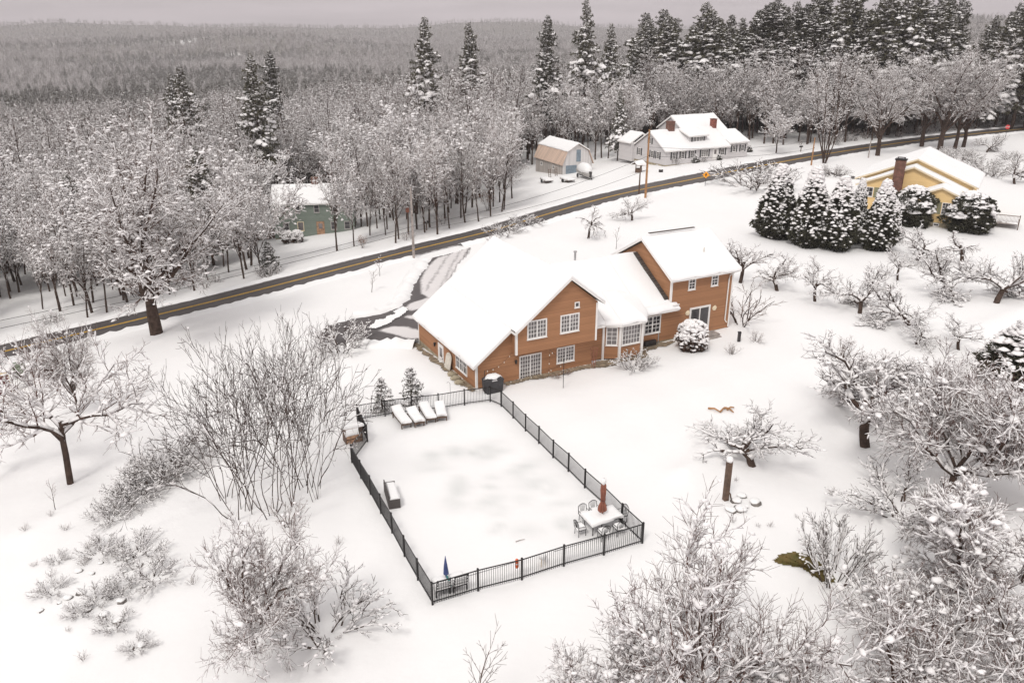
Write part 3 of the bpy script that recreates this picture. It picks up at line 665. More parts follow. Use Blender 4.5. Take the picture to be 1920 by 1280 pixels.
roof(wh, [([(15.45,-.05,3.62), (20.8,-.05,3.62), (20.8,4.4,5.55), (15.45,4.4,5.55)], 'er'), ([(20.8,8.9,3.62), (15.45,8.9,3.62), (15.45,4.405,5.547), (20.8,4.405,5.547)], 'er')], .28, seed=111)
roof(wh, [([(8.7,4.6,4.85), (19.8,4.6,4.85), (19.8,10,8.1), (8.7,10,8.1)], 'lr'), ([(19.8,14.4,5.5), (8.7,14.4,5.5), (8.7,10.005,8.097), (19.8,10.005,8.097)], 'elr')], .3, seed=121)
roof(wh, [([(-.9,14.2,3.5), (-.9,9.9,3.5), (2,9.9,5.2), (2,14.2,5.2)], 'elr'), ([(4.8,9.9,3.5), (4.8,14.2,3.5), (2.005,14.2,5.198), (2.005,9.9,5.198)], 'elr')], .3, seed=131)
dm = MB(); dm.prism([(6.6,1.3,3.9), (6.6,4.6,6.1), (6.6,1.3,5.3)], (4.2, 0, 0)); dm.build('dormer', M['white_wall'], wh)
roof(wh, [([(6.3,.95,5.32), (11.1,.95,5.32), (11.1,4.5,6.3), (6.3,4.5,6.3)], 'elr')], .26, seed=141, name='dormer_roof')
window(wh, (7.4,1.3,4.1), X, NY, 2.5, 1.0, 2, 3, 3); shutters(wh, (7.4,1.3,4.1), X, NY, 2.5, 1.0, .38)
for x, wd, lv in ((1.6,.9,1), (5.9,1.0,1), (8.6,1.7,3)):
    window(wh, (x,0,1.45), X, NY, wd, 1.35, 2, 4, lv); shutters(wh, (x,0,1.45), X, NY, wd, 1.35)
window(wh, (13.4,0,1.45), X, NY, 1.0, 1.35, 2, 4, 1); shutters(wh, (13.4,0,1.45), X, NY, 1.0, 1.35)
window(wh, (3.7,0,1.45), X, NY, .9, 1.35, 2, 4, 1); shutters(wh, (3.7,0,1.45), X, NY, .9, 1.35)
door(wh, (11.6,0,.75), X, NY, .95, 2.05)
for x in (16.6, 18.8): window(wh, (x,.3,1.8), X, NY, .9, 1.3, 2, 4, 1); shutters(wh, (x,.3,1.8), X, NY, .9, 1.3)
for y in (8.3, 4.9, 3.1)[:1]: pass
for y in (8.4, 4.4, 2.6): window(wh, (0,y,1.4), NY, NX, .85, 1.35, 2, 4, 1); shutters(wh, (0,y,1.4), NY, NX, .85, 1.35)
window(wh, (0,5.2,3.9), NY, NX, .8, 1.1, 2, 4, 1); shutters(wh, (0,5.2,3.9), NY, NX, .8, 1.1)
window(wh, (0,2.6,-.1), NY, NX, .7, .45, 1, 1, 1)
for x0, x1, z1, mm, cap in ((3.8,5.2,7.75,'brick',0), (14.7,15.6,7.7,'brick_red',0)):
    c = MB(); c.box(x0, x1, 4.2, 5.2, 5.0, z1); ch = c.build('chimney', M[mm], wh)
    c = MB(); c.box(x0-.06, x1+.06, 4.14, 5.26, z1, z1+.12); c.build('cap', M['brick'], ch)

# ------------------------------------------------------------------ gambrel barn
o = gp(1055, 327.5); TB = math.radians(25)
bn = thing('barn', "weathered white gambrel barn with a half bare tan metal roof, beside the woods", 'barn', (o.x, o.y, -2.94), TB)
pr = [(0,0), (6.4,0), (6.4,2.5), (5.5,4.72), (3.2,6.02), (.9,4.72), (0,2.4)]
w = MB(); w.prism([(x, 0, z) for x, z in pr], (0, .15, 0)); w.build('gable_wall', M['barn_wall'], bn)
w = MB(); w.prism([(x, .151, z-(0 if z else 1)) for x, z in pr], (0, 11.4, 0)); w.build('wall', M['barn_side'], bn)
d = MB(); deck(d, [(-.25,11.9,2.3), (-.25,-.3,2.3), (.84,-.3,4.86), (.84,11.9,4.86)], .1, 0, 0); deck(d, [(6.68,-.3,2.3), (6.68,11.9,2.3), (5.56,11.9,4.86), (5.56,-.3,4.86)], .1, 0, 0)
rf = d.build('lower_roof', M['barn_metal'], bn)
roof(bn, [([(.78,11.95,4.87), (.78,-.35,4.87), (3.2,-.35,6.24), (3.2,11.95,6.24)], 'elr'), ([(5.62,-.35,4.87), (5.62,11.95,4.87), (3.205,11.95,6.237), (3.205,-.35,6.237)], 'elr')], .22, ('barn_metal', 'trim'), seed=151, th=.1)
b = MB(); b.prism([(.65,0,.02), (3.0,0,.02), (3.0,0,2.15), (.65,0,2.15)], (0, -.06, 0))
for z in (.55, 1.1, 1.6): b.box(.7, 2.95, -.075, -.06, z-.02, z+.02)
b.build('garage_door', M['blue_door'], bn)
b = MB(); b.prism([(2.9,0,2.75), (3.85,0,2.75), (3.85,0,5.0), (2.9,0,5.0)], (0, -.05, 0)); b.box(3.35, 3.39, -.065, -.05, 2.75, 5.0); b.build('loft_door', M['blue_door'], bn)
b = MB(); b.prism([(4.3,0,.02), (5.9,0,.02), (5.9,0,2.1), (4.3,0,2.1)], (0, -.06, 0)); b.build('garage_door', M['blue_door'], bn)
window(bn, (0,4.2,1.05), NY, NX, .8, .7, 2, 2, 1); window(bn, (0,9.3,1.05), NY, NX, .8, .7, 2, 2, 1)

# ------------------------------------------------------------------ yellow house
TY = math.radians(-32); o = Vector((53.26, 101.54, 0))
yh = thing('house', "yellow house with a tall brick chimney and wide snowy gables, behind the dark evergreens", 'house', tuple(o), TY)
w = MB(); w.prism([(-.45,0,.6), (2.95,0,.6), (2.95,0,4.25), (1.2,0,4.95), (-.45,0,4.25)], (0, 3.2, 0)); w.build('wall', M['yellow_wall'], yh)
w = MB(); w.prism([(-8.9,3,.6), (3.4,3,.6), (3.4,3,4.3), (-2.7,3,6.75), (-8.9,3,4.2)], (0, 2.2, 0)); w.build('wall', M['yellow_wall'], yh)
w = MB(); w.prism([(-9.4,5.0,.6), (4.4,5.0,.6), (4.4,5.0,4.7), (-2.6,5.0,7.55), (-9.4,5.0,4.65)], (0, 11.9, 0)); w.build('wall', M['yellow_wall'], yh)
f = MB(); f.box(-.42, 2.92, .03, 3, -1, .6); f.box(-8.87, 3.37, 3.03, 5, -1, .6); f.box(-9.3, 4.3, 5, 16.8, -1, .6); f.build('foundation', M['concrete'], yh)
roof(yh, [([(-.85,4.9,4.2), (-.85,-.35,4.2), (1.2,-.35,5.1), (1.2,4.9,5.1)], 'elr'), ([(3.35,-.35,4.2), (3.35,4.9,4.2), (1.205,4.9,5.098), (1.205,-.35,5.098)], 'elr')], .3, ('shingle', 'cream_trim'), seed=161)
roof(yh, [([(-9.5,5.2,4.08), (-9.5,2.6,4.08), (-2.7,2.6,6.93), (-2.7,5.2,6.93)], 'elr'), ([(3.95,2.6,4.15), (3.95,5.2,4.15), (-2.695,5.2,6.928), (-2.695,2.6,6.928)], 'elr')], .3, ('shingle', 'cream_trim'), seed=171)
roof(yh, [([(-10,17.2,4.55), (-10,4.6,4.55), (-2.6,4.6,7.72), (-2.6,17.2,7.72)], 'elr'), ([(5.0,4.6,4.6), (5.0,17.2,4.6), (-2.595,17.2,7.718), (-2.595,4.6,7.718)], 'elr')], .3, ('shingle', 'cream_trim'), seed=181)
for x in (-.45, 2.95): corner_board(yh, x, 0, .6, 4.2, -1 if x < 0 else 1, -1, m='cream_trim')
for x in (-8.9, 3.4): corner_board(yh, x, 3, .6, 4.2, -1 if x < 0 else 1, -1, m='cream_trim')
c = MB(); c.box(-5.0, -3.75, 2.2, 3.0, -.2, 7.7); ch = c.build('chimney', M['brick'], yh)
c = MB(); c.box(-5.1, -3.65, 2.1, 3.1, 7.7, 7.86); c.box(-4.85, -3.9, 2.35, 2.85, 8.0, 8.06); c.box(-4.85, -4.75, 2.35, 2.85, 7.86, 8.0); c.box(-4.0, -3.9, 2.35, 2.85, 7.86, 8.0); c.build('cap', M['black_metal'], ch)
for x0, s in ((-.3,1.3), (1.52,-.45)):
    window(yh, (x0,0,1.7), X, NY, 1.05, 1.5, 3, 4, 1, rail=True, bw=.07)
for x in (.78, 1.14): s_ = MB(); s_.box(x-.03+(0 if x < 1 else 0), x+.3, -.045, -.002, 1.7, 3.2); s_.build('shutter', M['shutter_olive'], yh)
window(yh, (-8.3,3,2.5), X, NY, 1.1, 1.3, 2, 2, 1); s_ = MB(); s_.box(-7.1, -6.4, 2.95, 2.998, 2.45, 3.8); s_.build('shutter', M['shutter_olive'], yh)
window(yh, (.9,0,.1), X, NY, .7, .42, 1, 1, 1, sill=False)
# deck at its right side
dk = MB(); dk.box(5.6, 10.2, 3.6, 6.8, .62, .76)
dkk = dk.build('deck', M['pole_grey'], yh); s = MB(); snow_grid(s, [(5.6,3.65,.762), (10.1,3.65,.762), (10.1,6.8,.762), (5.6,6.8,.762)], .28, 'elr', seed=5); s.build('deck_snow', M['roof_snow'], dkk, True)
ra = MB()
for y in (3.65,): 
    ra.beam((7.6,y,1.72), (10.2,y,1.72), .07); ra.beam((7.6,y,.85), (10.2,y,.85), .05)
    for k in range(19): x = 7.62+k*.142; ra.beam((x,y,.85), (x,y,1.72), .03)
for x, y in ((7.6,3.65), (10.2,3.65)): ra.beam((x,y,-.1), (x,y,1.85), .1)
ra.build('railing', M['dark_wood'], yh)

# ------------------------------------------------------------------ green house in the trees
o = gp(513, 450); TG = math.radians(8)
gh = thing('house', "two storey green house with a snowy roof, half hidden by bare trees at the left", 'house', (o.x, o.y, o.z), TG)
w = MB(); w.prism([(.3,0,.2), (.3,7.5,.2), (.3,7.5,5.4), (.3,3.75,7.3), (.3,0,5.4)][::-1], (11.8, 0, 0)); w.build('wall', M['green_wall'], gh)
f = MB(); f.box(.33, 12.07, .03, 7.4, -2.5, .2); f.build('foundation', M['concrete'], gh)
roof(gh, [([(0,-.35,5.4), (12.4,-.35,5.4), (12.4,3.75,7.5), (0,3.75,7.5)], 'elr'), ([(12.4,7.85,5.4), (0,7.85,5.4), (0,3.755,7.498), (12.4,3.755,7.498)], 'elr')], .24, seed=191)
for x in (1.5, 3.5, 6.3, 9.0, 10.8): window(gh, (x,0,3.95), X, NY, .82, 1.2, 1, 2, 1, fr='grey_trim')
for x in (1.6, 8.6, 10.6): window(gh, (x,0,1.3), X, NY, .9, 1.25, 1, 2, 1, fr='grey_trim')
window(gh, (3.7,0,1.25), X, NY, .95, 1.4, 1, 1, 1, fr='cream_trim', gl='glass_pale'); door(gh, (6.6,0,.5), X, NY, .95, 2.0, 'plank')
c = MB(); c.box(5.9, 6.9, 3.5, 4.4, 6.6, 8.6); c.build('chimney', M['brick'], gh)
b = MB(); b.box(5.9, 8.2, -1.0, -.01, -.4, .42); b.box(5.9, 8.2, -1.5, -1.0, -.5, .2); b.build('step', M['concrete'], gh)
# its low wing on the left
w = MB(); w.box(-4.6, .299, 1.5, 7, -.5, 1.9); w.build('wall', M['dark_wood'], gh)
roof(gh, [([(-4.9,1.1,1.9), (.28,1.1,1.9), (.28,5,3.6), (-4.9,5,3.6)], 'el'), ([(.28,7.4,2.1), (-4.9,7.4,2.1), (-4.9,5.005,3.598), (.28,5.005,3.598)], 'el')], .24, seed=199)
door(gh, (-2.2,1.5,-.3), X, NY, .9, 1.9, 'grey_trim')
# ------------------------------------------------------------------ trees: grown branch by branch
def perp(d, R):
    v = Vector((R.gauss(0,1), R.gauss(0,1), R.gauss(0,1))); v -= d*v.dot(d)
    return v.normalized() if v.length > 1e-6 else Vector((1,0,0))
def grow(seed, spec, start=(0,0,0), d0=(0,0,1)):
    """spec: one dict per branching level; L length, n segments, w wander, up pull to the sky, tp tip taper,
       k children, t0 first child position, a angle range, lr length ratio, lt shortening along the parent, rr radius ratio"""
    R = random.Random(seed); S = []; ml = len(spec)
    def br(p, d, L, r, lv):
        sp = spec[lv]; n = sp['n']; st = L/n; w = sp.get('w', .1); up = sp.get('up', 0); tp = sp.get('tp', .4); pts = [(p, d, r)]
        for i in range(n):
            d = Vector((d.x+R.gauss(0, w), d.y+R.gauss(0, w), d.z+R.gauss(0, w)+up)).normalized()
            q = p+d*st; ra = r*(1-(1-tp)*i/n); rb = r*(1-(1-tp)*(i+1)/n)
            if q.z < .12 and lv: q.z = .12+R.random()*.1
            S.append((p.x, p.y, p.z, q.x, q.y, q.z, ra, rb, lv)); p = q; pts.append((p, d, rb))
        if lv+1 < ml:
            c = spec[lv+1]; k = c['k']; k = R.randint(*k) if isinstance(k, tuple) else k
            if lv > 0: k = max(1, int(round(k*(L/spec[lv].get('Lref', L)))))
            az = R.uniform(0, 6.28)
            for j in range(k):
                t = c['t0']+(c.get('t1', 1)-c['t0'])*(j+R.random()*.9)/k; x = t*n; i = min(int(x), n-1); fr = x-i
                a, b = pts[i], pts[i+1]; pp = a[0].lerp(b[0], fr); dd = b[1]
                ang = R.uniform(*c['a']); az += 2.4+R.gauss(0, .35)
                e1 = dd.orthogonal().normalized(); e2 = dd.cross(e1); side = e1*math.cos(az)+e2*math.sin(az)
                if c.get('flat') and lv > 0: side = Vector((side.x, side.y, side.z*c['flat'])).normalized()
                cd = (dd*math.cos(ang)+side*math.sin(ang)).normalized()
                cl = (c['L'] if 'L' in c else L*c['lr'])*(1-c.get('lt', .4)*t)*R.uniform(.75, 1.25)
                rr = (a[2]*(1-fr)+b[2]*fr)*c.get('rr', .55)
                br(pp, cd, cl, max(rr, c.get('rmin', .008)), lv+1)
    s0 = spec[0]; br(Vector(start), Vector(d0).normalized(), s0['L'], s0['r'], 0)
    return np.array(S)
def cross_up(D):
    S = np.stack([D[:, 1], -D[:, 0], np.zeros(len(D))], 1); l = np.linalg.norm(S, axis=1)
    S[l < 1e-4] = (1, 0, 0); l[l < 1e-4] = 1; return S/l[:, None]
def tubes(A, n):
    """n-sided tapered sticks for the segment rows of A"""
    P, Q = A[:, 0:3], A[:, 3:6]; D = Q-P; D = D/np.maximum(np.linalg.norm(D, axis=1), 1e-6)[:, None]; S = cross_up(D); T = np.cross(S, D)
    V = []
    for c, r in ((P-D*.0, A[:, 6]), (Q+D*(A[:, 7]*.5)[:, None], A[:, 7])):
        for k in range(n):
            a = 2*math.pi*k/n+.5; V.append(c+S*(r*math.cos(a))[:, None]+T*(r*math.sin(a))[:, None])
    V = np.stack(V, 1); m = len(A); base = (np.arange(m)*2*n)[:, None]
    F = [np.concatenate([base+k, base+(k+1) % n, base+n+(k+1) % n, base+n+k], 1) for k in range(n)]
    return V.reshape(-1, 3), np.concatenate(F, 0)
def caps(A, rng, prob, wr, wadd, hk):
    """ridge of snow lying along the upper side of every branch that is not too steep"""
    P, Q = A[:, 0:3], A[:, 3:6]; D = Q-P; L = np.maximum(np.linalg.norm(D, axis=1), 1e-6); D = D/L[:, None]
    hz = np.hypot(D[:, 0], D[:, 1]); keep = (rng.random(len(A)) < prob*np.clip(hz*1.6, 0, 1)) & (hz > .3)
    P, Q, D, R0, R1 = P[keep], Q[keep], D[keep], A[keep, 6], A[keep, 7]; m = len(P)
    if not m: return np.zeros((0, 3)), np.zeros((0, 4), int)
    S = cross_up(D); N = np.cross(S, D); j = rng.uniform(.6, 1.5, m); off = rng.uniform(-.12, .12, m)*L[keep]
    P = P+D*off[:, None]; w0 = (R0*wr+wadd)*j; w1 = (R1*wr+wadd)*j*rng.uniform(.6, 1.1, m)
    V = np.stack([P-S*w0[:, None]+N*(R0*.2)[:, None], P+S*w0[:, None]+N*(R0*.2)[:, None], P+N*(R0+w0*hk)[:, None],
                  Q-S*w1[:, None]+N*(R1*.2)[:, None], Q+S*w1[:, None]+N*(R1*.2)[:, None], Q+N*(R1+w1*hk)[:, None]], 1)
    b = (np.arange(m)*6)[:, None]
    F = np.concatenate([np.concatenate([b+x for x in f], 1) for f in ((0, 2, 5, 3), (2, 1, 4, 5), (1, 0, 3, 4), (0, 1, 2, 2), (3, 5, 4, 4))], 0)
    return V.reshape(-1, 3), F
OCT = np.array([(1,0,0),(.31,.95,0),(-.81,.59,0),(-.81,-.59,0),(.31,-.95,0),(.55,.4,.75),(-.35,.5,.8),(-.45,-.45,.8),(.5,-.5,.75),(0,0,1.05),(0,0,-.45)], float)
OCTF = [(0,1,5),(1,6,5),(1,2,6),(2,7,6),(2,3,7),(3,8,7),(3,4,8),(4,0,8),(0,5,8),(5,6,9),(6,7,9),(7,8,9),(8,5,9),(1,0,10),(2,1,10),(3,2,10),(4,3,10),(0,4,10)]
def clumps(C, rng, smin, smax, zs=.6):
    """lumps of snow centred on the points C"""
    m = len(C)
    if not m: return np.zeros((0, 3)), np.zeros((0, 4), int)
    s = rng.uniform(smin, smax, m)**1; a = rng.uniform(0, 6.28, m); el = rng.uniform(.6, 1.6, m)
    V = OCT[None]*rng.uniform(.75, 1.25, (m, 11, 1)); x = V[:, :, 0]*(s*el)[:, None]; y = V[:, :, 1]*(s/np.sqrt(el))[:, None]; z = V[:, :, 2]*(s*zs)[:, None]
    ca, sa = np.cos(a)[:, None], np.sin(a)[:, None]
    V = np.stack([x*ca-y*sa, x*sa+y*ca, z], 2)+C[:, None]
    b = (np.arange(m)*11)[:, None]; F = np.concatenate([np.concatenate([b+f[0], b+f[1], b+f[2], b+f[2]], 1) for f in OCTF], 0)
    return V.reshape(-1, 3), F
def np_mesh(name, parts, mats, parent=None, smooth=()):
    """parts: list of (V, F(n,4), material index); a triangle repeats its last index"""
    Vs, Ls, tot, mi = [], [], [], []; b = 0
    for V, F, m in parts:
        if len(V) == 0: continue
        F = np.asarray(F)+b; b += len(V); Vs.append(V); tri = F[:, 2] == F[:, 3]
        q = F[~tri]; t = F[tri][:, :3]; Ls += [q.ravel(), t.ravel()]; tot += [np.full(len(q), 4), np.full(len(t), 3)]; mi += [np.full(len(F), m)]
    V = np.concatenate(Vs); L = np.concatenate(Ls); T = np.concatenate(tot); S = np.concatenate([[0], np.cumsum(T)[:-1]])
    me = bpy.data.meshes.new(name); me.vertices.add(len(V)); me.vertices.foreach_set('co', V.astype(np.float32).ravel())
    me.loops.add(len(L)); me.loops.foreach_set('vertex_index', L.astype(np.int32)); me.polygons.add(len(T))
    me.polygons.foreach_set('loop_start', S.astype(np.int32)); me.polygons.foreach_set('loop_total', T.astype(np.int32))
    for m in mats: me.materials.append(m)
    me.polygons.foreach_set('material_index', np.concatenate(mi).astype(np.int32)); me.update()
    o = link(bpy.data.objects.new(name, me))
    if parent: o.parent = parent
    return o
def tree(name, seed, spec, snow=(.8, 1.2, .02, 1.1), lumps=(0, .1, .2), bark='bark', twig='twig', split=2, starts=None, leaves=None, crown='crown', Ht=None, finecap=.3, slabs=None):
    """a bare tree with snow on it: an Empty > trunk, crown"""
    root = thing(name, 'tree', 'tree'); rng = np.random.default_rng(seed)
    A = np.concatenate([grow(seed+7*i, spec, p, d) for i, (p, d) in enumerate(starts)]) if starts else grow(seed, spec)
    if starts: A = np.concatenate([A, np.array([(0, 0, -.12, q[0], q[1], -.06, .03, .03, 0) for q, _ in starts])])
    if Ht: A[:, :6] *= Ht/A[:, 5].max()
    lv = A[:, 8]; big = A[lv < split]; small = A[lv >= split]
    V, F = tubes(big, 6); C = caps(big[big[:, 6] < .16], rng, snow[0], .85, .015, .8)
    np_mesh('trunk', [(V, F, 0), (*C, 1)], [M[bark], M['twig_snow']], root)
    V, F = tubes(small, 3); fine = small[:, 8] == lv.max(); C = caps(small[~fine], rng, snow[0], snow[1], snow[2], snow[3]); C2 = caps(small[fine], rng, snow[0]*finecap, snow[1], snow[2]*.45, snow[3]); parts = [(V, F, 0), (*C, 1), (*C2, 1)]
    if lumps[0]:
        k = small[rng.random(len(small)) < lumps[0]]; parts.append((*clumps(k[:, 3:6], rng, lumps[1], lumps[2]), 1))
    if slabs:
        k = small[(small[:, 8] < lv.max()-1) & (rng.random(len(small)) < slabs[0])]; parts.append((*clumps((k[:, :3]+k[:, 3:6])/2+np.array((0, 0, .05)), rng, slabs[1], slabs[2], .5), 1))
    ms = [M[twig], M['twig_snow']]
    if leaves:
        k = small[rng.random(len(small)) < leaves[0]]; c = k[:, 3:6]+rng.normal(0, .08, (len(k), 3)); e = rng.normal(0, leaves[1], (len(k), 3, 3))
        V = (c[:, None]+e).reshape(-1, 3); b = (np.arange(len(k))*3)[:, None]; parts.append((V, np.concatenate([b, b+1, b+2, b+2], 1), 2)); ms.append(M['rust_leaf'])
    np_mesh(crown, parts, ms, root); root['h'] = float(A[:, 5].max()); root['nseg'] = len(A)
    return root
def conifer(name, seed, H, Rb, base=.12, step=.16, droop=.25, tuft=.32, nt=9, snow=.6, irregular=.25, mat_='needle', trunk_r=.22, sw=.16, pw=.8):
    """an evergreen: a trunk, boughs wound round it at uneven lengths, needle tufts along them, slabs of snow lying on the boughs"""
    R = random.Random(seed); rng = np.random.default_rng(seed); root = thing(name, 'tree', 'tree')
    T = MB(); T.tube([(0,0,0), (R.gauss(0,.1),R.gauss(0,.1),H*.5), (R.gauss(0,.1),R.gauss(0,.1),H*.97)], [trunk_r, trunk_r*.6, .03], 7)
    B = []; tc, td, ts = [], [], []; sl = []
    z = H*base; az = 0; lobe = [R.uniform(.6, 1.25) for _ in range(24)]
    while z < H*.985:
        f = (z/H-base)/(1-base); az += 2.4+R.gauss(0, .3)
        rad = Rb*(1-f)**pw*(1 if f > .15 else .6+.4*f/.15)*lobe[int(f*7.99)*3+int(az/2.1) % 3]+.1
        L = rad*R.uniform(1-irregular, 1+irregular*.6); p = Vector((0, 0, z)); n = 5; rise = .5*f+.05-droop*.3
        d = Vector((math.cos(az), math.sin(az), rise)); pts = [p]
        for i in range(n):
            d = Vector((d.x+R.gauss(0, .07), d.y+R.gauss(0, .07), d.z-droop*.36+(.25 if i == n-1 else 0))).normalized(); q = pts[-1]+d*L/n
            B.append((*pts[-1], *q, .045*(1-i/n)*min(L, 3)/3+.012, .045*(1-(i+1)/n)*min(L, 3)/3+.01, 1)); pts.append(q)
        m = max(3, int(nt*L*1.1)); sd = Vector((-math.sin(az), math.cos(az), 0))
        for i in range(m):
            t = .15+.85*(i+R.random())/m; x = min(int(t*n), n-1); c = pts[x].lerp(pts[x+1], t*n-x); wd = L*.26*math.sin(math.pi*min(1, t*1.02)**.8)+.08
            s = R.uniform(-1, 1); c = c+sd*s*wd+Vector((0, 0, -abs(s)*wd*.4+R.gauss(0, .07)))
            tc.append(c); td.append((Vector((math.cos(az), math.sin(az), -.3+.5*f))*.8+sd*s*.9).normalized()); ts.append(tuft*R.uniform(.65, 1.3)*(.5+.5*min(1, L/1.5)))
        if R.random() < snow:   # a few overlapping slabs following the bough, wider towards the middle, hanging over its sides
            for s0 in range(R.choice((3, 4, 5, 6))):
                a = R.uniform(.15, .85); b = min(1, a+R.uniform(.1, .3)); off = R.uniform(-1, 1)*L*.17; sl.append((pts, a, b, sd*off, L*R.uniform(.4, 1.2)*sw*.9+.08))
        z += step*(.5+.5*(1-f))*R.uniform(.6, 1.4)
    tc = np.array([tuple(c) for c in tc]); td = np.array([tuple(c) for c in td]); ts = np.array(ts); m = len(tc); parts = []
    for k in range(5):
        d = td+rng.normal(0, .55, (m, 3)); d /= np.linalg.norm(d, axis=1)[:, None]; s = np.cross(d, rng.normal(0, 1, (m, 3))); s /= np.linalg.norm(s, axis=1)[:, None]
        w = ts*.13; V = np.stack([tc-s*w[:, None]*.5, tc+d*(ts*.5)[:, None]+s*w[:, None], tc+d*ts[:, None], tc+d*(ts*.5)[:, None]-s*w[:, None]], 1).reshape(-1, 3); b = (np.arange(m)*4)[:, None]; parts.append((V, np.concatenate([b, b+1, b+2, b+3], 1), 0))
    parts.append((*tubes(np.array(B), 3), 2))
    V, F = [], []
    for pts, a, b, off, w in sl:
        k0 = len(V); n = 4
        for i in range(n+1):
            t = a+(b-a)*i/n; x = min(int(t*5), 4); c = pts[x].lerp(pts[x+1], t*5-x)+off+Vector((R.gauss(0, .05), R.gauss(0, .05), 0)); dd = (pts[x+1]-pts[x]).normalized(); sd = Vector((-dd.y, dd.x, 0)).normalized()
            ww = w*(.25+.75*math.sin(math.pi*(i+.3)/(n+.6)))*R.uniform(.7, 1.3)
            for q, h in ((-1.1, -.35), (-.55, .42), (.1, .62), (.65, .38), (1.1, -.4)): V.append(tuple(c+sd*ww*q*R.uniform(.8, 1.2)+UP*(ww*h*.7+.06+R.gauss(0, .02))))
        for i in range(n):
            for q in range(4): k = k0+i*5+q; F.append((k, k+1, k+6, k+5))
            k = k0+i*5; F.append((k+4, k, k+5, k+9))
        F.append((k0, k0+1, k0+2, k0+2)); F.append((k0+2, k0+3, k0+4, k0+4)); k = k0+n*5; F.append((k+2, k+1, k, k)); F.append((k+4, k+3, k+2, k+2))
    if V: parts.append((np.array(V), np.array(F), 1))
    T.build('trunk', M['bark'], root); np_mesh('crown', parts, [M[mat_], M['twig_snow'], M['bark']], root); root['h'] = H
    return root
def evergreen_bush(name, seed, H, Rb, shape='cone', n=2600, tuft=.3, snow=260, mat_='needle_dark', lump=(.1, .3), cap=0, low=.0):
    """dense clipped or feathery evergreen: tufts through the outer half of a cone or egg, snow lodged on it"""
    rng = np.random.default_rng(seed); root = thing(name, 'shrub', 'shrub')
    ph = rng.uniform(0, 6.283, n); t = rng.random(n)**.8 if shape == 'cone' else rng.random(n); lob = 1+.15*np.sin(ph*3+t*6+seed)+.12*np.sin(ph*5-t*13+seed*2)+.08*np.sin(t*23+ph*2)
    if shape == 'cone': rad = Rb*np.clip(np.minimum((1-t)**.8, .42+t*2.3), .02, 1)
    else: rad = Rb*np.sqrt(np.clip(1-(2*t-.86)**2/1.3, .02, 1))
    rr = rad*lob*rng.uniform(.55, 1.0, n)**.5; C = np.stack([rr*np.cos(ph), rr*np.sin(ph), low+t*(H-low)], 1)
    out = np.stack([np.cos(ph), np.sin(ph), .45+.8*(t-.3)], 1); parts = []
    for k in range(5):
        d = out+rng.normal(0, .6, (n, 3)); d /= np.linalg.norm(d, axis=1)[:, None]; s = np.cross(d, rng.normal(0, 1, (n, 3))); s /= np.linalg.norm(s, axis=1)[:, None]; q = tuft*rng.uniform(.6, 1.2, n); w = q*.2
        V = np.stack([C-s*w[:, None]*.5, C+d*(q*.5)[:, None]+s*w[:, None], C+d*q[:, None], C+d*(q*.5)[:, None]-s*w[:, None]], 1).reshape(-1, 3); b = (np.arange(n)*4)[:, None]; parts.append((V, np.concatenate([b, b+1, b+2, b+3], 1), 0))
    sel = rng.random(n) < snow/n*(1.4*t+.35); P = C[sel]+out[sel]*tuft*.55; P[:, 2] += .05
    parts.append((*clumps(P, rng, lump[0], lump[1], .65), 1))
    if cap:
        m = cap; a = rng.uniform(0, 6.283, m); q = rng.random(m)**.5; r_ = Rb*.98*q; zz = low+(H-low)*(.93+.13*1-(.62*q**2.2)); parts.append((*clumps(np.stack([r_*np.cos(a), r_*np.sin(a), zz-.1], 1), rng, .22, .5, .6), 1))
    np_mesh('foliage', parts, [M[mat_], M['twig_snow']], root)
    T = MB()
    for k in range(3): a = k*2.1; T.tube([(math.cos(a)*.12, math.sin(a)*.12, 0), (math.cos(a)*.3, math.sin(a)*.3, H*.45), (math.cos(a)*.15, math.sin(a)*.15, H*.8)], [.09, .06, .02], 6)
    T.build('trunk', M['bark'], root); root['h'] = H
    return root
def drop(t, P, rz=0, h=None, label=None, group=None, cat=None, first=[], sink=.05, wide=1.0, tilt=(0, 0)):
    """use the prototype itself the first time, copies afterwards; scaled to height h"""
    s = (h/t['h']) if h else 1; s = (s*wide, s*wide, s)
    loc = (P[0], P[1], P[2]-sink)
    if t.name in first: o = copy_thing(t, loc, rz, s, label, group, tilt)
    else:
        first.append(t.name); o = t; o.location = loc; o.rotation_euler = (tilt[0], tilt[1], rz); o.scale = s
        if label: o['label'] = label
        if group: o['group'] = group
    if cat: o['category'] = cat
    return o
R_ = random.Random(77)
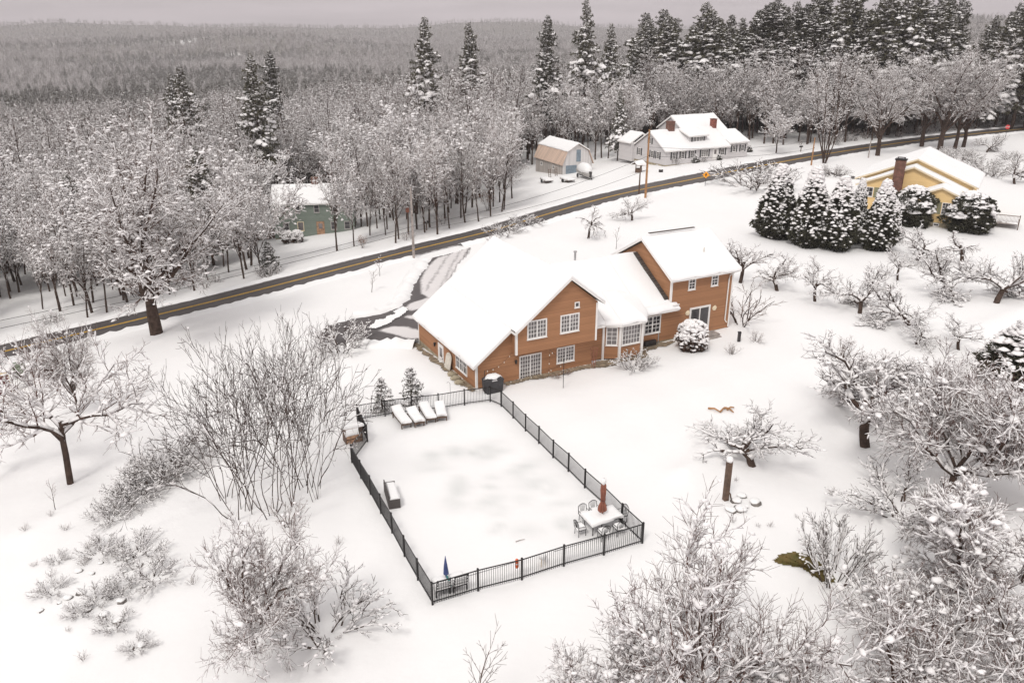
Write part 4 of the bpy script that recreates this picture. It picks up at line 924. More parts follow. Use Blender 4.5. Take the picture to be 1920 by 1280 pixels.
# --- growth recipes
def forest_spec(H=15, r=.17, k1=18, up=.06, spread=.36, a=(.55, .95)):
    return [dict(L=H, r=r, n=9, w=.045, up=.03, tp=.12),
            dict(k=k1, t0=.2, a=a, lr=spread, lt=.55, n=5, w=.12, up=up, tp=.25, rr=.45, Lref=4.5),
            dict(k=7, t0=.2, a=(.5, .95), lr=.42, lt=.4, n=3, w=.16, up=.05, tp=.4, rr=.5, rmin=.014, Lref=1.6),
            dict(k=5, t0=.15, a=(.4, .9), lr=.5, lt=.3, n=2, w=.2, up=.05, tp=.6, rr=.6, rmin=.011, Lref=.7),
            dict(k=3, t0=.2, a=(.4, .9), lr=.6, lt=.2, n=1, w=.1, tp=.8, rr=.8, rmin=.010)]
def fork_spec(L=6, r=.17, k1=8, L1=9, a1=(.2, .75), k2=9, k3=7, k4=5, k5=3, t0=.45):
    """trunk that divides into long ascending limbs, the crown of an open wood tree"""
    return [dict(L=L, r=r, n=6, w=.05, up=.03, tp=.6),
            dict(k=k1, t0=t0, a=a1, L=L1, lt=-.1, n=8, w=.11, up=.05, tp=.15, rr=.55, Lref=L1),
            dict(k=k2, t0=.15, a=(.45, .95), lr=.36, lt=.35, n=4, w=.15, up=.06, tp=.3, rr=.45, rmin=.02, Lref=L1*.33),
            dict(k=k3, t0=.15, a=(.45, .95), lr=.46, lt=.3, n=3, w=.17, up=.04, tp=.45, rr=.55, rmin=.014, Lref=L1*.16),
            dict(k=k4, t0=.15, a=(.4, .9), lr=.5, lt=.3, n=2, w=.2, up=.03, tp=.6, rr=.65, rmin=.011),
            dict(k=k5, t0=.2, a=(.4, .9), lr=.55, n=1, w=.1, tp=.8, rr=.8, rmin=.009)]
FOREST = [tree('bare_tree', 100, forest_spec(15, .17, 20), (.58, 1.25, .034, .9), (.02, .1, .22), 'bark', 'twig_grey'),
          tree('bare_tree', 101, fork_spec(6, .17, 7, 9, (.15, .6), 8, 6, 4, 2), (.58, 1.25, .034, .9), (.025, .1, .24), 'bark', 'twig', Ht=14),
          tree('bare_tree', 102, forest_spec(17, .2, 22, .04, .33, (.6, 1.1)), (.45, 1.2, .03, .9), (.015, .1, .2), 'bark', 'twig_grey'),
          tree('bare_tree', 103, fork_spec(4.5, .15, 8, 8, (.2, .8), 8, 6, 4, 2), (.7, 1.3, .042, .9), (.035, .1, .26), 'bark', 'twig', Ht=12),
          tree('bare_tree', 104, fork_spec(7, .2, 6, 10, (.12, .5), 9, 6, 4, 2, .4), (.5, 1.2, .03, .9), (.015, .1, .2), 'bark', 'twig_grey', Ht=16)]
PINE = [conifer('pine_tree', 201, 24, 6.0, .28, .15, .24, .5, 6, .9, .5, 'needle', .3, .15),
        conifer('pine_tree', 202, 26, 6.6, .22, .15, .3, .5, 6, .95, .55, 'needle', .32, .16),
        conifer('pine_tree', 203, 22, 5.8, .18, .14, .36, .5, 6, .95, .5, 'needle', .28, .17),
        conifer('pine_tree', 204, 25, 5.2, .28, .14, .24, .48, 6, .85, .6, 'needle_dark', .3, .15)]
print('proto tris', [(t.name, sum(len(c.data.polygons) for c in t.children)) for t in FOREST+PINE])

# --- the woods: trees are sampled over the far side of the road, the nearest stand as things, the rest as one mass
CLEAR = [[gp(*p) for p in ((985, 412), (940, 330), (1010, 285), (1112, 268), (1195, 271), (1250, 268), (1420, 268), (1470, 275), (1560, 270), (1575, 282), (1280, 345), (1010, 402))],
         [gp(*p) for p in ((500, 345+60), (480, 470), (520, 520), (640, 486), (690, 470), (665, 400), (655, 390))],
         [gp(*p) for p in ((-40, 575), (60, 560), (90, 590), (50, 640), (-60, 680))]]
CLEAR = [[(p.x, p.y) for p in c] for c in CLEAR]
def woods_ok(x, y, margin=4.0):
    return road_side(x, y) > ROADW/2+margin and not any(inpoly(x, y, c) for c in CLEAR)
cand = []; Rw = random.Random(9); half = math.tan(math.radians(36)); seen = {}
yy = 60.0; cell = 3.7
for gy in range(0, 74):
    for gx in range(-72, 74):
        x = gx*cell+Rw.uniform(-1.8, 1.8); y = 60+gy*cell+Rw.uniform(-1.8, 1.8)
        if abs(x) > y*half+14 or y > 330: continue
        if not woods_ok(x, y, 1.6+Rw.random()*2): continue
        D = math.hypot(x, y)
        if D > 190 and Rw.random() < .2: continue
        cand.append((D, x, y))
cand.sort()
# conifers: the stand at the right behind the white house, a scatter elsewhere
def pine_zone(x, y):
    u = 960+FPX*x/(y*math.cos(PITCH)+CAMZ*math.sin(PITCH)); D = math.hypot(x, y)
    if u > 1180 and D > 212: return .85 if D < 262 else .5
    if u > 900 and D > 215: return .22
    if u < 620 and D > 190: return .30
    return .015
woods = []
for D, x, y in cand:
    pz = pine_zone(x, y); woods.append((D, x, y, 'p' if Rw.random() < pz else 'b'))
bare = [w for w in woods if w[3] == 'b']; pines = [w for w in woods if w[3] == 'p']
print('woods', len(bare), len(pines))
def zone(x, y):
    u = 960+FPX*x/(y*math.cos(PITCH)+CAMZ*math.sin(PITCH)); D = math.hypot(x, y)
    if u < 500: return 'in the woods left of the green house' if D < 135 else 'far back in the woods at the left'
    if u < 690: return 'in the woods around and behind the green house'
    if u < 1000: return 'in the roadside woods left of the barn'
    if u < 1450: return 'in the woods behind the barn and the white house'
    return 'in the woods across the road behind the yellow house'
NB, NP = 278, 190
for i, (D, x, y, k) in enumerate(bare[:NB]):
    z = zone(x, y); near = road_side(x, y) < 9
    t_ = min(1, max(0, (D-95)/80)); h = Rw.uniform(9.5+6*t_, 15+6*t_)
    if x > 12: h = Rw.uniform(13, 18.5)
    drop(FOREST[Rw.randrange(5)], (x, y, gz(x, y)), Rw.uniform(0, 6.28), h, "snow-dusted bare tree "+("at the road edge " if near else "")+z, "bare trees of the snowy woods "+z[3:] if z.startswith('in') else "bare trees of the woods "+z, 'tree', wide=Rw.uniform(.7, 1.0), tilt=(Rw.gauss(0, .04), Rw.gauss(0, .04)))
for i, (D, x, y, k) in enumerate(pines[:NP]):
    z = zone(x, y); u = 960+FPX*x/(y*math.cos(PITCH)+CAMZ*math.sin(PITCH)); h = Rw.uniform(23, 31) if u > 1180 else Rw.uniform(11, 16)
    if u > 1500: h *= 1.12
    drop(PINE[Rw.randrange(4)], (x, y, gz(x, y)), Rw.uniform(0, 6.28), h, "snow-laden tall pine "+z, "pines "+z, 'tree', wide=Rw.uniform(1.0, 1.35), tilt=(Rw.gauss(0, .02), Rw.gauss(0, .02)))
# the rest of the woods and the valley forest: one object of scattered trees
pts = [(x, y, 0 if k == 'b' else 1) for D, x, y, k in bare[NB:]+pines[NP:]]
for k in range(33000):
    D = 300*math.exp(Rw.random()**.8*math.log(4300/300)); th = Rw.uniform(-.66, .66); x, y = D*math.sin(th), D*math.cos(th)
    if D < 330 and road_side(x, y) < 5: continue
    if any(math.hypot(x-c[0], (y-c[1])/3) < r for c, r in CLEARINGS): continue
    pts.append((x, y, 1 if math.sin(x*.011+2*math.sin(y*.006))+math.sin(y*.013-x*.004) > Rw.uniform(-1.7, 1.15)+min(1, max(0, (D-700)/1500))*.7 else 0))
def scatter(name, pts, srcs_b, srcs_p, label, cat):
    P = np.array(pts); X_, Y_ = P[:, 0], P[:, 1]; Z_ = ground(X_, Y_); n = len(P); rng = np.random.default_rng(3)
    me = bpy.data.meshes.new(name); me.vertices.add(n); me.vertices.foreach_set('co', np.stack([X_, Y_, Z_-.1], 1).astype(np.float32).ravel())
    D = np.hypot(X_, Y_); kinds = np.where(P[:, 2] > .5, len(srcs_b)+rng.integers(0, len(srcs_p), n), rng.integers(0, len(srcs_b), n))
    scl = np.where(P[:, 2] > .5, rng.uniform(.4, .85, n), rng.uniform(.75, 1.15, n)*np.where(D < 330, 1.12, 1))*np.where((D > 900) & (P[:, 2] < .5), 1.3, 1)
    me.attributes.new('which', 'INT', 'POINT').data.foreach_set('value', kinds.astype(np.int32))
    me.attributes.new('turn', 'FLOAT', 'POINT').data.foreach_set('value', rng.uniform(0, 6.28, n).astype(np.float32))
    me.attributes.new('size', 'FLOAT', 'POINT').data.foreach_set('value', scl.astype(np.float32))
    o = link(bpy.data.objects.new(name, me)); tag(o, label, cat, kind='stuff')
    g = bpy.data.node_groups.new(name, 'GeometryNodeTree'); g.interface.new_socket('Geometry', in_out='INPUT', socket_type='NodeSocketGeometry'); g.interface.new_socket('Geometry', in_out='OUTPUT', socket_type='NodeSocketGeometry')
    N, L = g.nodes, g.links; gi = N.new('NodeGroupInput'); go = N.new('NodeGroupOutput'); j = N.new('GeometryNodeJoinGeometry'); L.new(j.outputs[0], go.inputs[0])
    def attr(nm, t): a = N.new('GeometryNodeInputNamedAttribute'); a.data_type = t; a.inputs[0].default_value = nm; return a.outputs[0]
    w_, t_, s_ = attr('which', 'INT'), attr('turn', 'FLOAT'), attr('size', 'FLOAT'); cx = N.new('ShaderNodeCombineXYZ'); L.new(t_, cx.inputs[2])
    for k, s in enumerate(srcs_b+srcs_p):
        cmp_ = N.new('FunctionNodeCompare'); cmp_.data_type = 'INT'; cmp_.operation = 'EQUAL'; L.new(w_, cmp_.inputs[2]); cmp_.inputs[3].default_value = k
        jj = N.new('GeometryNodeJoinGeometry')
        for q in s.children: oi = N.new('GeometryNodeObjectInfo'); oi.transform_space = 'ORIGINAL'; oi.inputs[0].default_value = q; L.new(oi.outputs['Geometry'], jj.inputs[0])
        ip = N.new('GeometryNodeInstanceOnPoints'); L.new(gi.outputs[0], ip.inputs['Points']); L.new(cmp_.outputs[0], ip.inputs['Selection']); L.new(jj.outputs[0], ip.inputs['Instance']); L.new(cx.outputs[0], ip.inputs['Rotation']); L.new(s_, ip.inputs['Scale']); L.new(ip.outputs[0], j.inputs[0])
    md = o.modifiers.new('scatter', 'NODES'); md.node_group = g
    return o
crown = lambda t: [c for c in t.children if c.name.startswith('crown')][0]
scatter('far_forest', pts, [FOREST[2], FOREST[4], FOREST[1]], [PINE[0], PINE[2]], "grey-brown snow-dusted forest filling the valley out to the hills", 'forest')
# ------------------------------------------------------------------ single trees and shrubs near the houses
def apple_spec(Lt=1.5, r=.15, Ll=2.5, k1=6, a1=(.85, 1.35), up2=.12, k2=8, k3=6, k4=4, rm=.008, droop=0.0):
    return [dict(L=Lt, r=r, n=4, w=.13, tp=.8),
            dict(k=k1, t0=.7, a=a1, L=Ll, lt=.1, n=7, w=.22, up=.02-droop, tp=.35, rr=.7, Lref=2.4),
            dict(k=k2, t0=.2, a=(.5, 1.1), lr=.5, lt=.35, n=4, w=.22, up=.05-droop, tp=.4, rr=.5, Lref=1.2, rmin=.018),
            dict(k=k3, t0=.1, a=(.5, 1.1), lr=.5, lt=.2, n=3, w=.2, up=up2-droop, tp=.5, rr=.55, Lref=.6, rmin=.011),
            dict(k=k4, t0=.1, a=(.4, 1.0), lr=.55, lt=.2, n=1, w=.1, tp=.6, rr=.7, rmin=rm)]
APPLE = [tree('apple_tree', 301, apple_spec(1.5, .17, 2.5, 6, (.85, 1.35), .12, 7, 5, 4), (.9, 1.15, .024, 1.1), (.05, .05, .13), 'bark', 'bark', Ht=4.3),
         tree('apple_tree', 302, apple_spec(1.7, .16, 2.3, 5, (.7, 1.2), .2, 7, 5, 4), (.9, 1.15, .024, 1.1), (.05, .05, .13), 'bark', 'bark', Ht=4.5),
         tree('apple_tree', 303, apple_spec(1.3, .18, 2.9, 6, (1.0, 1.45), .16, 7, 5, 4), (.95, 1.15, .026, 1.1), (.06, .05, .15), 'bark', 'bark', Ht=4.2),
         tree('apple_tree', 304, apple_spec(2.0, .15, 2.0, 7, (.6, 1.2), -.02, 7, 5, 4, droop=.12), (.9, 1.15, .024, 1.1), (.05, .05, .11), 'bark', 'bark', Ht=4.0)]
WILD = [tree('apple_tree', 311, apple_spec(1.3, .15, 3.6, 8, (.6, 1.25), .12, 9, 8, 5, .0065), (.97, 1.15, .017, 1.2), (.03, .05, .14), 'bark', 'twig_fg', Ht=6.5, finecap=.28, slabs=(.16, .1, .26)),
        tree('apple_tree', 312, apple_spec(1.1, .12, 3.4, 9, (.3, 1.05), .2, 9, 7, 5, .0065), (.9, 1.1, .016, 1.2), (.02, .05, .12), 'bark', 'twig_fg', Ht=6.5, finecap=.24, slabs=(.12, .08, .22)),
        tree('apple_tree', 313, apple_spec(1.4, .14, 3.5, 8, (.8, 1.4), .08, 9, 8, 5, .0065), (1.0, 1.2, .026, 1.25), (.04, .06, .18), 'bark', 'twig_fg', Ht=5.5, finecap=.28, slabs=(.16, .1, .26)),
        tree('apple_tree', 314, apple_spec(1.7, .13, 3.0, 5, (.7, 1.3), .1, 9, 8, 5, .0065), (.85, 1.1, .02, 1.2), (.02, .05, .12), 'bark', 'twig_fg', Ht=6.0, finecap=.24, slabs=(.12, .08, .22))]
def shrub_spec(L=1.4, r=.022, k=5):
    return [dict(L=L, r=r, n=5, w=.13, up=-.01, tp=.45), dict(k=k, t0=.25, a=(.3, .7), lr=.5, lt=.4, n=3, w=.15, up=.03, tp=.5, rr=.6, rmin=.008), dict(k=4, t0=.2, a=(.3, .8), lr=.45, lt=.3, n=2, w=.15, tp=.6, rr=.7, rmin=.006)]
def stems(n, R0, lean, seed):
    R = random.Random(seed); out = []
    for i in range(n): a = 6.283*i/n+R.gauss(0, .3); l = lean*R.uniform(.3, 1.2); out.append(((math.cos(a)*R0*R.random(), math.sin(a)*R0*R.random(), -.05), (math.cos(a)*l, math.sin(a)*l, 1)))
    return out
SHRUB = [tree('shrub', 321, shrub_spec(), (.6, 1, .012, 1.1), (.06, .03, .08), split=1, starts=stems(12, .25, .75, 1)),
         tree('shrub', 322, shrub_spec(1.2, .02, 6), (.8, 1, .010, 1.2), (.12, .02, .055), split=1, starts=stems(22, .5, 1.0, 2), twig='bark'),
         tree('shrub', 323, shrub_spec(1.6, .022, 4), (.35, 1, .01, 1), (.03, .03, .06), split=1, starts=stems(9, .2, .5, 3), twig='twig')]
def sumac_spec(L=3.6, r=.05):
    return [dict(L=L, r=r, n=9, w=.14, up=.015, tp=.5), dict(k=5, t0=.35, a=(.35, .75), lr=.45, lt=.25, n=5, w=.14, up=.07, tp=.5, rr=.75), dict(k=4, t0=.3, a=(.35, .75), lr=.5, lt=.2, n=3, w=.14, up=.06, tp=.6, rr=.75, rmin=.012), dict(k=2, t0=.3, a=(.4, .8), lr=.5, lt=.2, n=2, w=.1, up=.05, tp=.7, rr=.8, rmin=.010)]
SUMAC = [tree('sumac', 331, sumac_spec(3.6, .025), (.28, 1.0, .009, .9), (.03, .03, .08), 'sumac_bark', 'sumac_bark', split=1, starts=stems(6, .5, .62, 5), Ht=6.5),
         tree('sumac', 332, sumac_spec(3.2, .024), (.28, 1.0, .009, .9), (.03, .03, .08), 'sumac_bark', 'sumac_bark', split=1, starts=stems(5, .5, .72, 6), Ht=6),
         tree('sumac', 333, sumac_spec(3.9, .025), (.28, 1.0, .009, .9), (.03, .03, .08), 'sumac_bark', 'sumac_bark', split=1, starts=stems(5, .4, .5, 7), Ht=7)]
def oak_spec(H=20, r=.5, k1=22, Ll=8.5, t0=.2, a=(.6, 1.15), k2=9, k3=7, k4=5, k5=3):
    return [dict(L=H, r=r, n=12, w=.05, up=.03, tp=.1), dict(k=k1, t0=t0, a=a, L=Ll, lt=.6, n=8, w=.13, up=.05, tp=.2, rr=.42, Lref=Ll*.7),
            dict(k=k2, t0=.2, a=(.5, 1.0), lr=.42, lt=.4, n=4, w=.17, up=.04, tp=.35, rr=.5, rmin=.025, Lref=3.0), dict(k=k3, t0=.15, a=(.5, 1.0), lr=.45, lt=.3, n=3, w=.18, up=.03, tp=.5, rr=.55, rmin=.016, Lref=1.3),
            dict(k=k4, t0=.15, a=(.4, 1.0), lr=.5, lt=.3, n=2, w=.2, up=.02, tp=.6, rr=.65, rmin=.011), dict(k=k5, t0=.2, a=(.4, .9), lr=.6, n=1, w=.1, tp=.8, rr=.8, rmin=.009)]
OAK = tree('maple_tree', 341, fork_spec(8, .5, 12, 12, (.25, 1.15), 11, 8, 6, 3, .35), (.62, 1.15, .03, 1.0), (.03, .08, .22), 'bark', 'twig_grey', split=2, Ht=22)
RMAP = [tree('maple_tree', 342, fork_spec(7, .48, 9, 12, (.2, .95), 10, 7, 5, 3, .45), (.65, 1.1, .02, 1), (.03, .07, .18), 'bark', 'twig_grey', Ht=20),
        tree('maple_tree', 343, oak_spec(18, .12, 9, 3.6, .2, (.25, .55), 8, 6, 4, 3), (.6, 1.1, .02, 1), (.03, .06, .16), 'bark', 'twig_grey', starts=stems(7, .35, .3, 8), Ht=18)]
SAP = [tree('sapling', 351, [dict(L=2.6, r=.022, n=7, w=.06, up=.02, tp=.3), dict(k=7, t0=.3, a=(.35, .6), lr=.4, lt=.4, n=3, w=.1, up=.06, tp=.5, rr=.6), dict(k=3, t0=.3, a=(.35, .7), lr=.4, n=2, w=.1, tp=.6, rr=.7, rmin=.007)], (.5, 1.1, .014, 1.1), (.12, .03, .08), split=1),
       tree('sapling', 352, [dict(L=3.2, r=.03, n=8, w=.05, up=.02, tp=.3), dict(k=11, t0=.12, a=(.35, .6), lr=.5, lt=.3, n=5, w=.08, up=.05, tp=.4, rr=.6), dict(k=4, t0=.3, a=(.35, .6), lr=.35, n=3, w=.08, up=.04, tp=.6, rr=.7, rmin=.008)], (.12, .9, .006, 1), (.01, .02, .04), split=1, bark='bark_warm', twig='bark_warm')]
def put(t, u, vb, vt, label, group=None, cat='tree', rz=None, wide=1.0, tilt=(0, 0), P=None):
    P = P or gp(u, vb); return drop(t, P, R_.uniform(0, 6.28) if rz is None else rz, height_to(P, vt), label, group, cat, wide=wide, tilt=tilt)
ORCH = 'apple trees of the orchard'
put(APPLE[3], 1103, 447, 386, "drooping little apple tree with arching snowy limbs, on the lawn below the utility pole")
put(APPLE[0], 1185, 413, 366, "low spreading apple tree at the near road edge beside the tan utility pole", wide=1.27)
put(SAP[0], 1155, 467, 420, "tiny fruit tree just behind the roof of the brown house's middle", wide=1.5)
put(APPLE[1], 1388, 530, 440, "leaning apple tree right behind the tall right block of the brown house", ORCH, wide=1.10)
put(APPLE[0], 1457, 545, 470, "second apple tree out from the brown house in the front orchard row", ORCH, wide=1.19)
put(APPLE[1], 1528, 565, 484, "slim apple tree in the front orchard row below the rightmost dark cedar", ORCH, wide=0.94)
put(APPLE[2], 1612, 587, 492, "wide apple tree in mid orchard with a long bare dark trunk", ORCH, rz=1.0, wide=1.02)
put(APPLE[2], 1703, 609, 528, "flat-topped heavily snowed apple tree lowest in the mid orchard", ORCH, rz=2.7, wide=1.36)
put(APPLE[1], 1683, 525, 462, "crooked apple tree with a forked dark trunk left of the orchard's middle", ORCH)
put(APPLE[2], 1772, 546, 452, "broad two-trunked apple tree in the middle of the right orchard", ORCH, rz=4.0, wide=1.15)
put(APPLE[0], 1720, 487, 422, "snowy apple tree directly below the round bush left of the yellow porch gable", ORCH, wide=1.53)
put(APPLE[3], 1803, 496, 432, "snowy apple tree directly below the round bush right of the yellow porch gable", ORCH, wide=1.44)
put(APPLE[2], 1868, 568, 455, "large apple tree at the right end of the orchard rows", ORCH, rz=.4, wide=1.10)
put(APPLE[0], 1718, 645, 597, "low snow-buried apple tree just above the big thicket at the right", ORCH, wide=1.53)
put(APPLE[1], 1797, 655, 595, "small apple tree with upright shoots beside the track at far right", ORCH, wide=1.36)
put(APPLE[0], 1410, 872, 768, "wide snow-laden apple tree behind the brown wooden post", None, rz=1.20, wide=1.75)
put(APPLE[1], 1622, 836, 650, "apple tree with a thick leaning trunk reaching left over the path", None, rz=3.6, wide=1.40)
put(FOREST[3], 1455, 287, 196, "rounded snow-dusted tree on the verge right of the white house", wide=1.3)
put(APPLE[2], 1850, 286, 246, "leaning apple tree in the field beyond the yellow house, near the red sign", wide=1.02)
put(APPLE[0], 1902, 345, 282, "apple tree at the right picture edge beyond the yellow house", wide=1.02)
W_ = 'wild apple trees crowding the right foreground'
put(WILD[0], 1775, 935, 640, "big tangled tree on the right below the orchard, left one of the upper pair", W_, rz=.3, wide=1.0)
put(WILD[1], 1925, 960, 700, "big tangled tree on the right picture edge, right one of the upper pair", W_, rz=1.9, wide=1.0)
put(WILD[2], 1815, 1190, 915, "broad tangled tree with thick snow slabs, in the middle of the right thicket", W_, rz=4.0, wide=1.05)
put(WILD[0], 1690, 1340, 1075, "tangled tree at the lower right just below the turf patch", W_, rz=5.0, wide=.95)
put(WILD[1], 1300, 1400, 990, "tangled tree with tall upright shoots below the fence's right corner", W_, rz=2.2, wide=.82)
put(WILD[2], 1130, 1350, 1165, "snow-buried low tree at the bottom edge, left of the right thicket", W_, rz=.9, wide=1.1)
put(WILD[1], 1470, 1420, 1225, "tangled tree at the bottom edge, between the two largest thickets", W_, rz=3.3, wide=.9)
put(WILD[0], 1930, 1360, 1080, "tangled tree filling the bottom right corner", W_, rz=1.2, wide=1.0)
put(WILD[2], 1660, 770, 650, "pale twiggy tree standing behind the leaning-trunk apple tree", W_, rz=5.5, wide=1.4)
put(WILD[1], 1760, 800, 660, "pale twiggy tree above the upper pair of tangled trees", W_, rz=.7, wide=1.2)
put(SHRUB[1], 1562, 1085, 955, "upright snowy bush standing at the turf patch", None, 'shrub', wide=0.55)
put(SHRUB[1], 1700, 960, 890, "reddish low brush under the upper tangled trees at the right", None, 'shrub', wide=1.6)
e = evergreen_bush('evergreen_shrub', 401, 3.2, 2.0, 'cone', 2200, .32, 380, lump=(.08, .26)); put(e, 1908, 712, 612, "dark evergreen bush at the right edge below the orchard track", None, 'shrub', wide=1.3)
# left side
put(FOREST[1], 632, 470, 245, "big bare tree standing in front of the green house, its limbs over the roof", rz=.8, wide=.72)
put(FOREST[3], 664, 462, 300, "smaller bare tree at the right corner of the green house", rz=2.8, wide=.7)
put(OAK, 294, 626, 185, "huge spreading maple with a thick dark trunk at the near road edge", rz=1.1, wide=1.22)
put(WILD[3], 132, 906, 632, "dark-trunked tree with long bare left limbs at the left picture edge", rz=5.20, wide=1.00)
put(WILD[1], 150, 775, 555, "snowy tree by the road, behind the dark-trunked tree at the left", wide=.55)
put(WILD[0], -22, 690, 622, "snowy crown cut off by the left picture edge beside the road", wide=.6)
put(WILD[1], 478, 1222, 945, "heavily snowed tree with a bent trunk at the lower left", rz=1.00, wide=0.78)
put(SHRUB[1], 605, 1185, 1095, "dark twiggy bush right of the bent tree at the lower left", None, 'shrub', wide=1.2)
for i, (u, v, t) in enumerate(((345, 868, 815), (318, 888, 838), (288, 905, 858), (262, 925, 880), (235, 950, 912), (210, 972, 940))):
    put(SHRUB[1], u, v, t, "low snowy briar in the diagonal bramble row left of the sumac clump", "brambles in the diagonal row", 'shrub', wide=1.3)
for i, (u, v, t) in enumerate(((190, 1035, 1008), (258, 1040, 1005), (95, 1110, 1088), (225, 1110, 1085), (285, 1085, 1050), (110, 1050, 1035), (185, 1125, 1100), (215, 1175, 1152), (150, 1150, 1130), (262, 1215, 1195))):
    put(SHRUB[1], u, v, t, "snow-pressed briar among the scattered stones at the lower left", "briars among the stones at the lower left", 'shrub', wide=1.5)
SP = [(425, 935, 650, 0), (445, 965, 665, 1), (470, 955, 610, 2), (510, 960, 600, 0), (548, 945, 592, 2), (575, 915, 588, 0), (600, 778, 585, 1), (455, 880, 625, 0), (520, 870, 592, 1), (575, 830, 588, 2), (595, 935, 700, 2), (540, 800, 600, 1)]
for i, (u, v, t, k) in enumerate(SP):
    lb = "bare multi-stemmed sumac in the dense clump left of the pool fence"
    if u == 600: lb = "separate sumac with a dark forked stem at the clump's right side, near the driveway"
    put(SUMAC[k], u, v, t, lb, None if lb[0] == 's' else "sumacs of the dense clump", 'shrub', wide=.6)
put(SHRUB[2], 540, 985, 930, "thin dry weeds at the foot of the sumac clump", None, 'shrub')
put(SHRUB[1], 640, 655, 600, "dark snow-flecked bush at the left end of the driveway", None, 'shrub', wide=1.2)
put(SAP[1], 895, 1345, 1165, "bare reddish sapling cut off by the bottom edge, below the pool", wide=1.05)
put(SAP[0], 697, 548, 500, "tiny forked sapling on the lawn between road and driveway, front one", "saplings by the driveway", rz=.3, wide=1.8)
put(SAP[0], 712, 517, 478, "tiny snow-topped sapling nearest the road, behind the forked one", "saplings by the driveway", rz=2, wide=1.8)
put(SAP[0], 104, 955, 890, "thin bare twig standing in the snow near the left dark-trunked tree", wide=1.3)
sp1 = conifer('spruce_tree', 411, 2.6, .85, .05, .06, .1, .16, 14, .5, .25, 'needle_dark', .05, .1, .8); put(sp1, 772, 757, 688, "small dark spruce behind the fence, right one nearer the brown house", "little spruces behind the fence")
put(sp1, 718, 770, 708, "small snowier spruce behind the fence, left one of two", "little spruces behind the fence", wide=1.05, rz=2.0)
sp2 = conifer('spruce_tree', 412, 5, 1.8, .04, .08, .22, .28, 12, .75, .25, 'needle_dark', .1, .17)
put(sp2, 507, 512, 452, "young snowy spruce on the far road verge in front of the green house", wide=1.1)
put(sp2, 82, 425, 310, "narrow snowy spruce among the bare trees at far left", "spruces among the left woods", wide=.7)
put(sp2, 20, 500, 385, "broad snow-weighted spruce at the left picture edge", "spruces among the left woods", wide=1.0)
Rq = random.Random(31)
for k in range(26):
    u, v = (Rq.uniform(40, 640), Rq.uniform(960, 1260)) if k < 18 else (Rq.uniform(1230, 1660), Rq.uniform(900, 1010))
    P = gp(u, v); drop(SHRUB[2], P, Rq.uniform(0, 6.28), Rq.uniform(.25, .6), "thin dry weed poking through the snow "+("of the lower left slope" if k < 18 else "near the wooden post"), "dry weeds on the "+("lower left slope" if k < 18 else "snow near the wooden post"), 'weed')
# big conifers whose tops break the skyline
for u, D, vt, k, lb in ((812, 176, 28, 1, "tallest ragged pine left of centre, its trunk bare above the woods"), (888, 200, 40, 0, "narrow dark pine on the skyline right of the tallest left pine"), (1020, 185, 25, 3, "slim dark pine on the skyline above the barn, left of a taller pine"),
                      (1085, 195, -4, 1, "tallest pine on the skyline right of the barn, touching the picture top"), (1128, 210, 42, 2, "short pine on the skyline just right of the tallest pine"), (513, 150, 98, 0, "snow-hooded pine standing alone above the woods behind the green house"),
                      (390, 168, 120, 1, "snow-bent pine rising left of the lone hooded pine"), (372, 185, 135, 2, "darker pine close behind the snow-bent one"), (545, 205, 92, 3, "pine on the valley edge beyond the lone hooded pine"), (1148, 168, 165, 2, "dark low pine at the wood's edge beside the barn")):
    P = gd(u, D); drop(PINE[k], P, R_.uniform(0, 6.28), height_to(P, vt), lb, "pines breaking the skyline", 'tree', wide=.72)
for k in range(14):
    P = gd(985+k*15+R_.uniform(-5, 5), R_.uniform(172, 192)); drop(FOREST[k % 5], P, R_.uniform(0, 6.28), height_to(P, R_.uniform(118, 165)), "snow-dusted bare tree in the woods edge directly behind the barn", "bare trees directly behind the barn", 'tree', wide=R_.uniform(.7, .95))
for k in range(11):
    P = gd(1775+k*17+R_.uniform(-6, 6), R_.uniform(232, 262)); drop(PINE[k % 4], P, R_.uniform(0, 6.28), height_to(P, R_.uniform(-12, 28)), "snow-laden tall pine at the right end of the skyline stand", "pines at the right end of the skyline stand", 'tree', wide=R_.uniform(.9, 1.1))
put(RMAP[1], 1545, 306, 100, "vase-shaped tree of several thin trunks at the near road edge beyond the cedars", "roadside trees near the yellow house", wide=1.0)
for u, v, t, w, rz, lb in ((1645, 292, 92, 1.0, .5, "broad tree with a single snow-plastered trunk, left of the yellow house's roof"), (1728, 275, 90, .95, 1.9, "thick-trunked tree rising directly behind the yellow house's ridge"), (1762, 281, 62, 1.05, 3.1, "tallest thick-trunked tree, leaning right behind the yellow house"),
                      (1790, 279, 85, .9, 4.6, "first of two straight trunks right of the leaning tree behind the yellow house"), (1806, 276, 95, .9, 5.9, "second of two straight trunks right of the leaning tree behind the yellow house")):
    put(RMAP[0], u, v, t, lb, "roadside trees near the yellow house", rz=rz, wide=w)
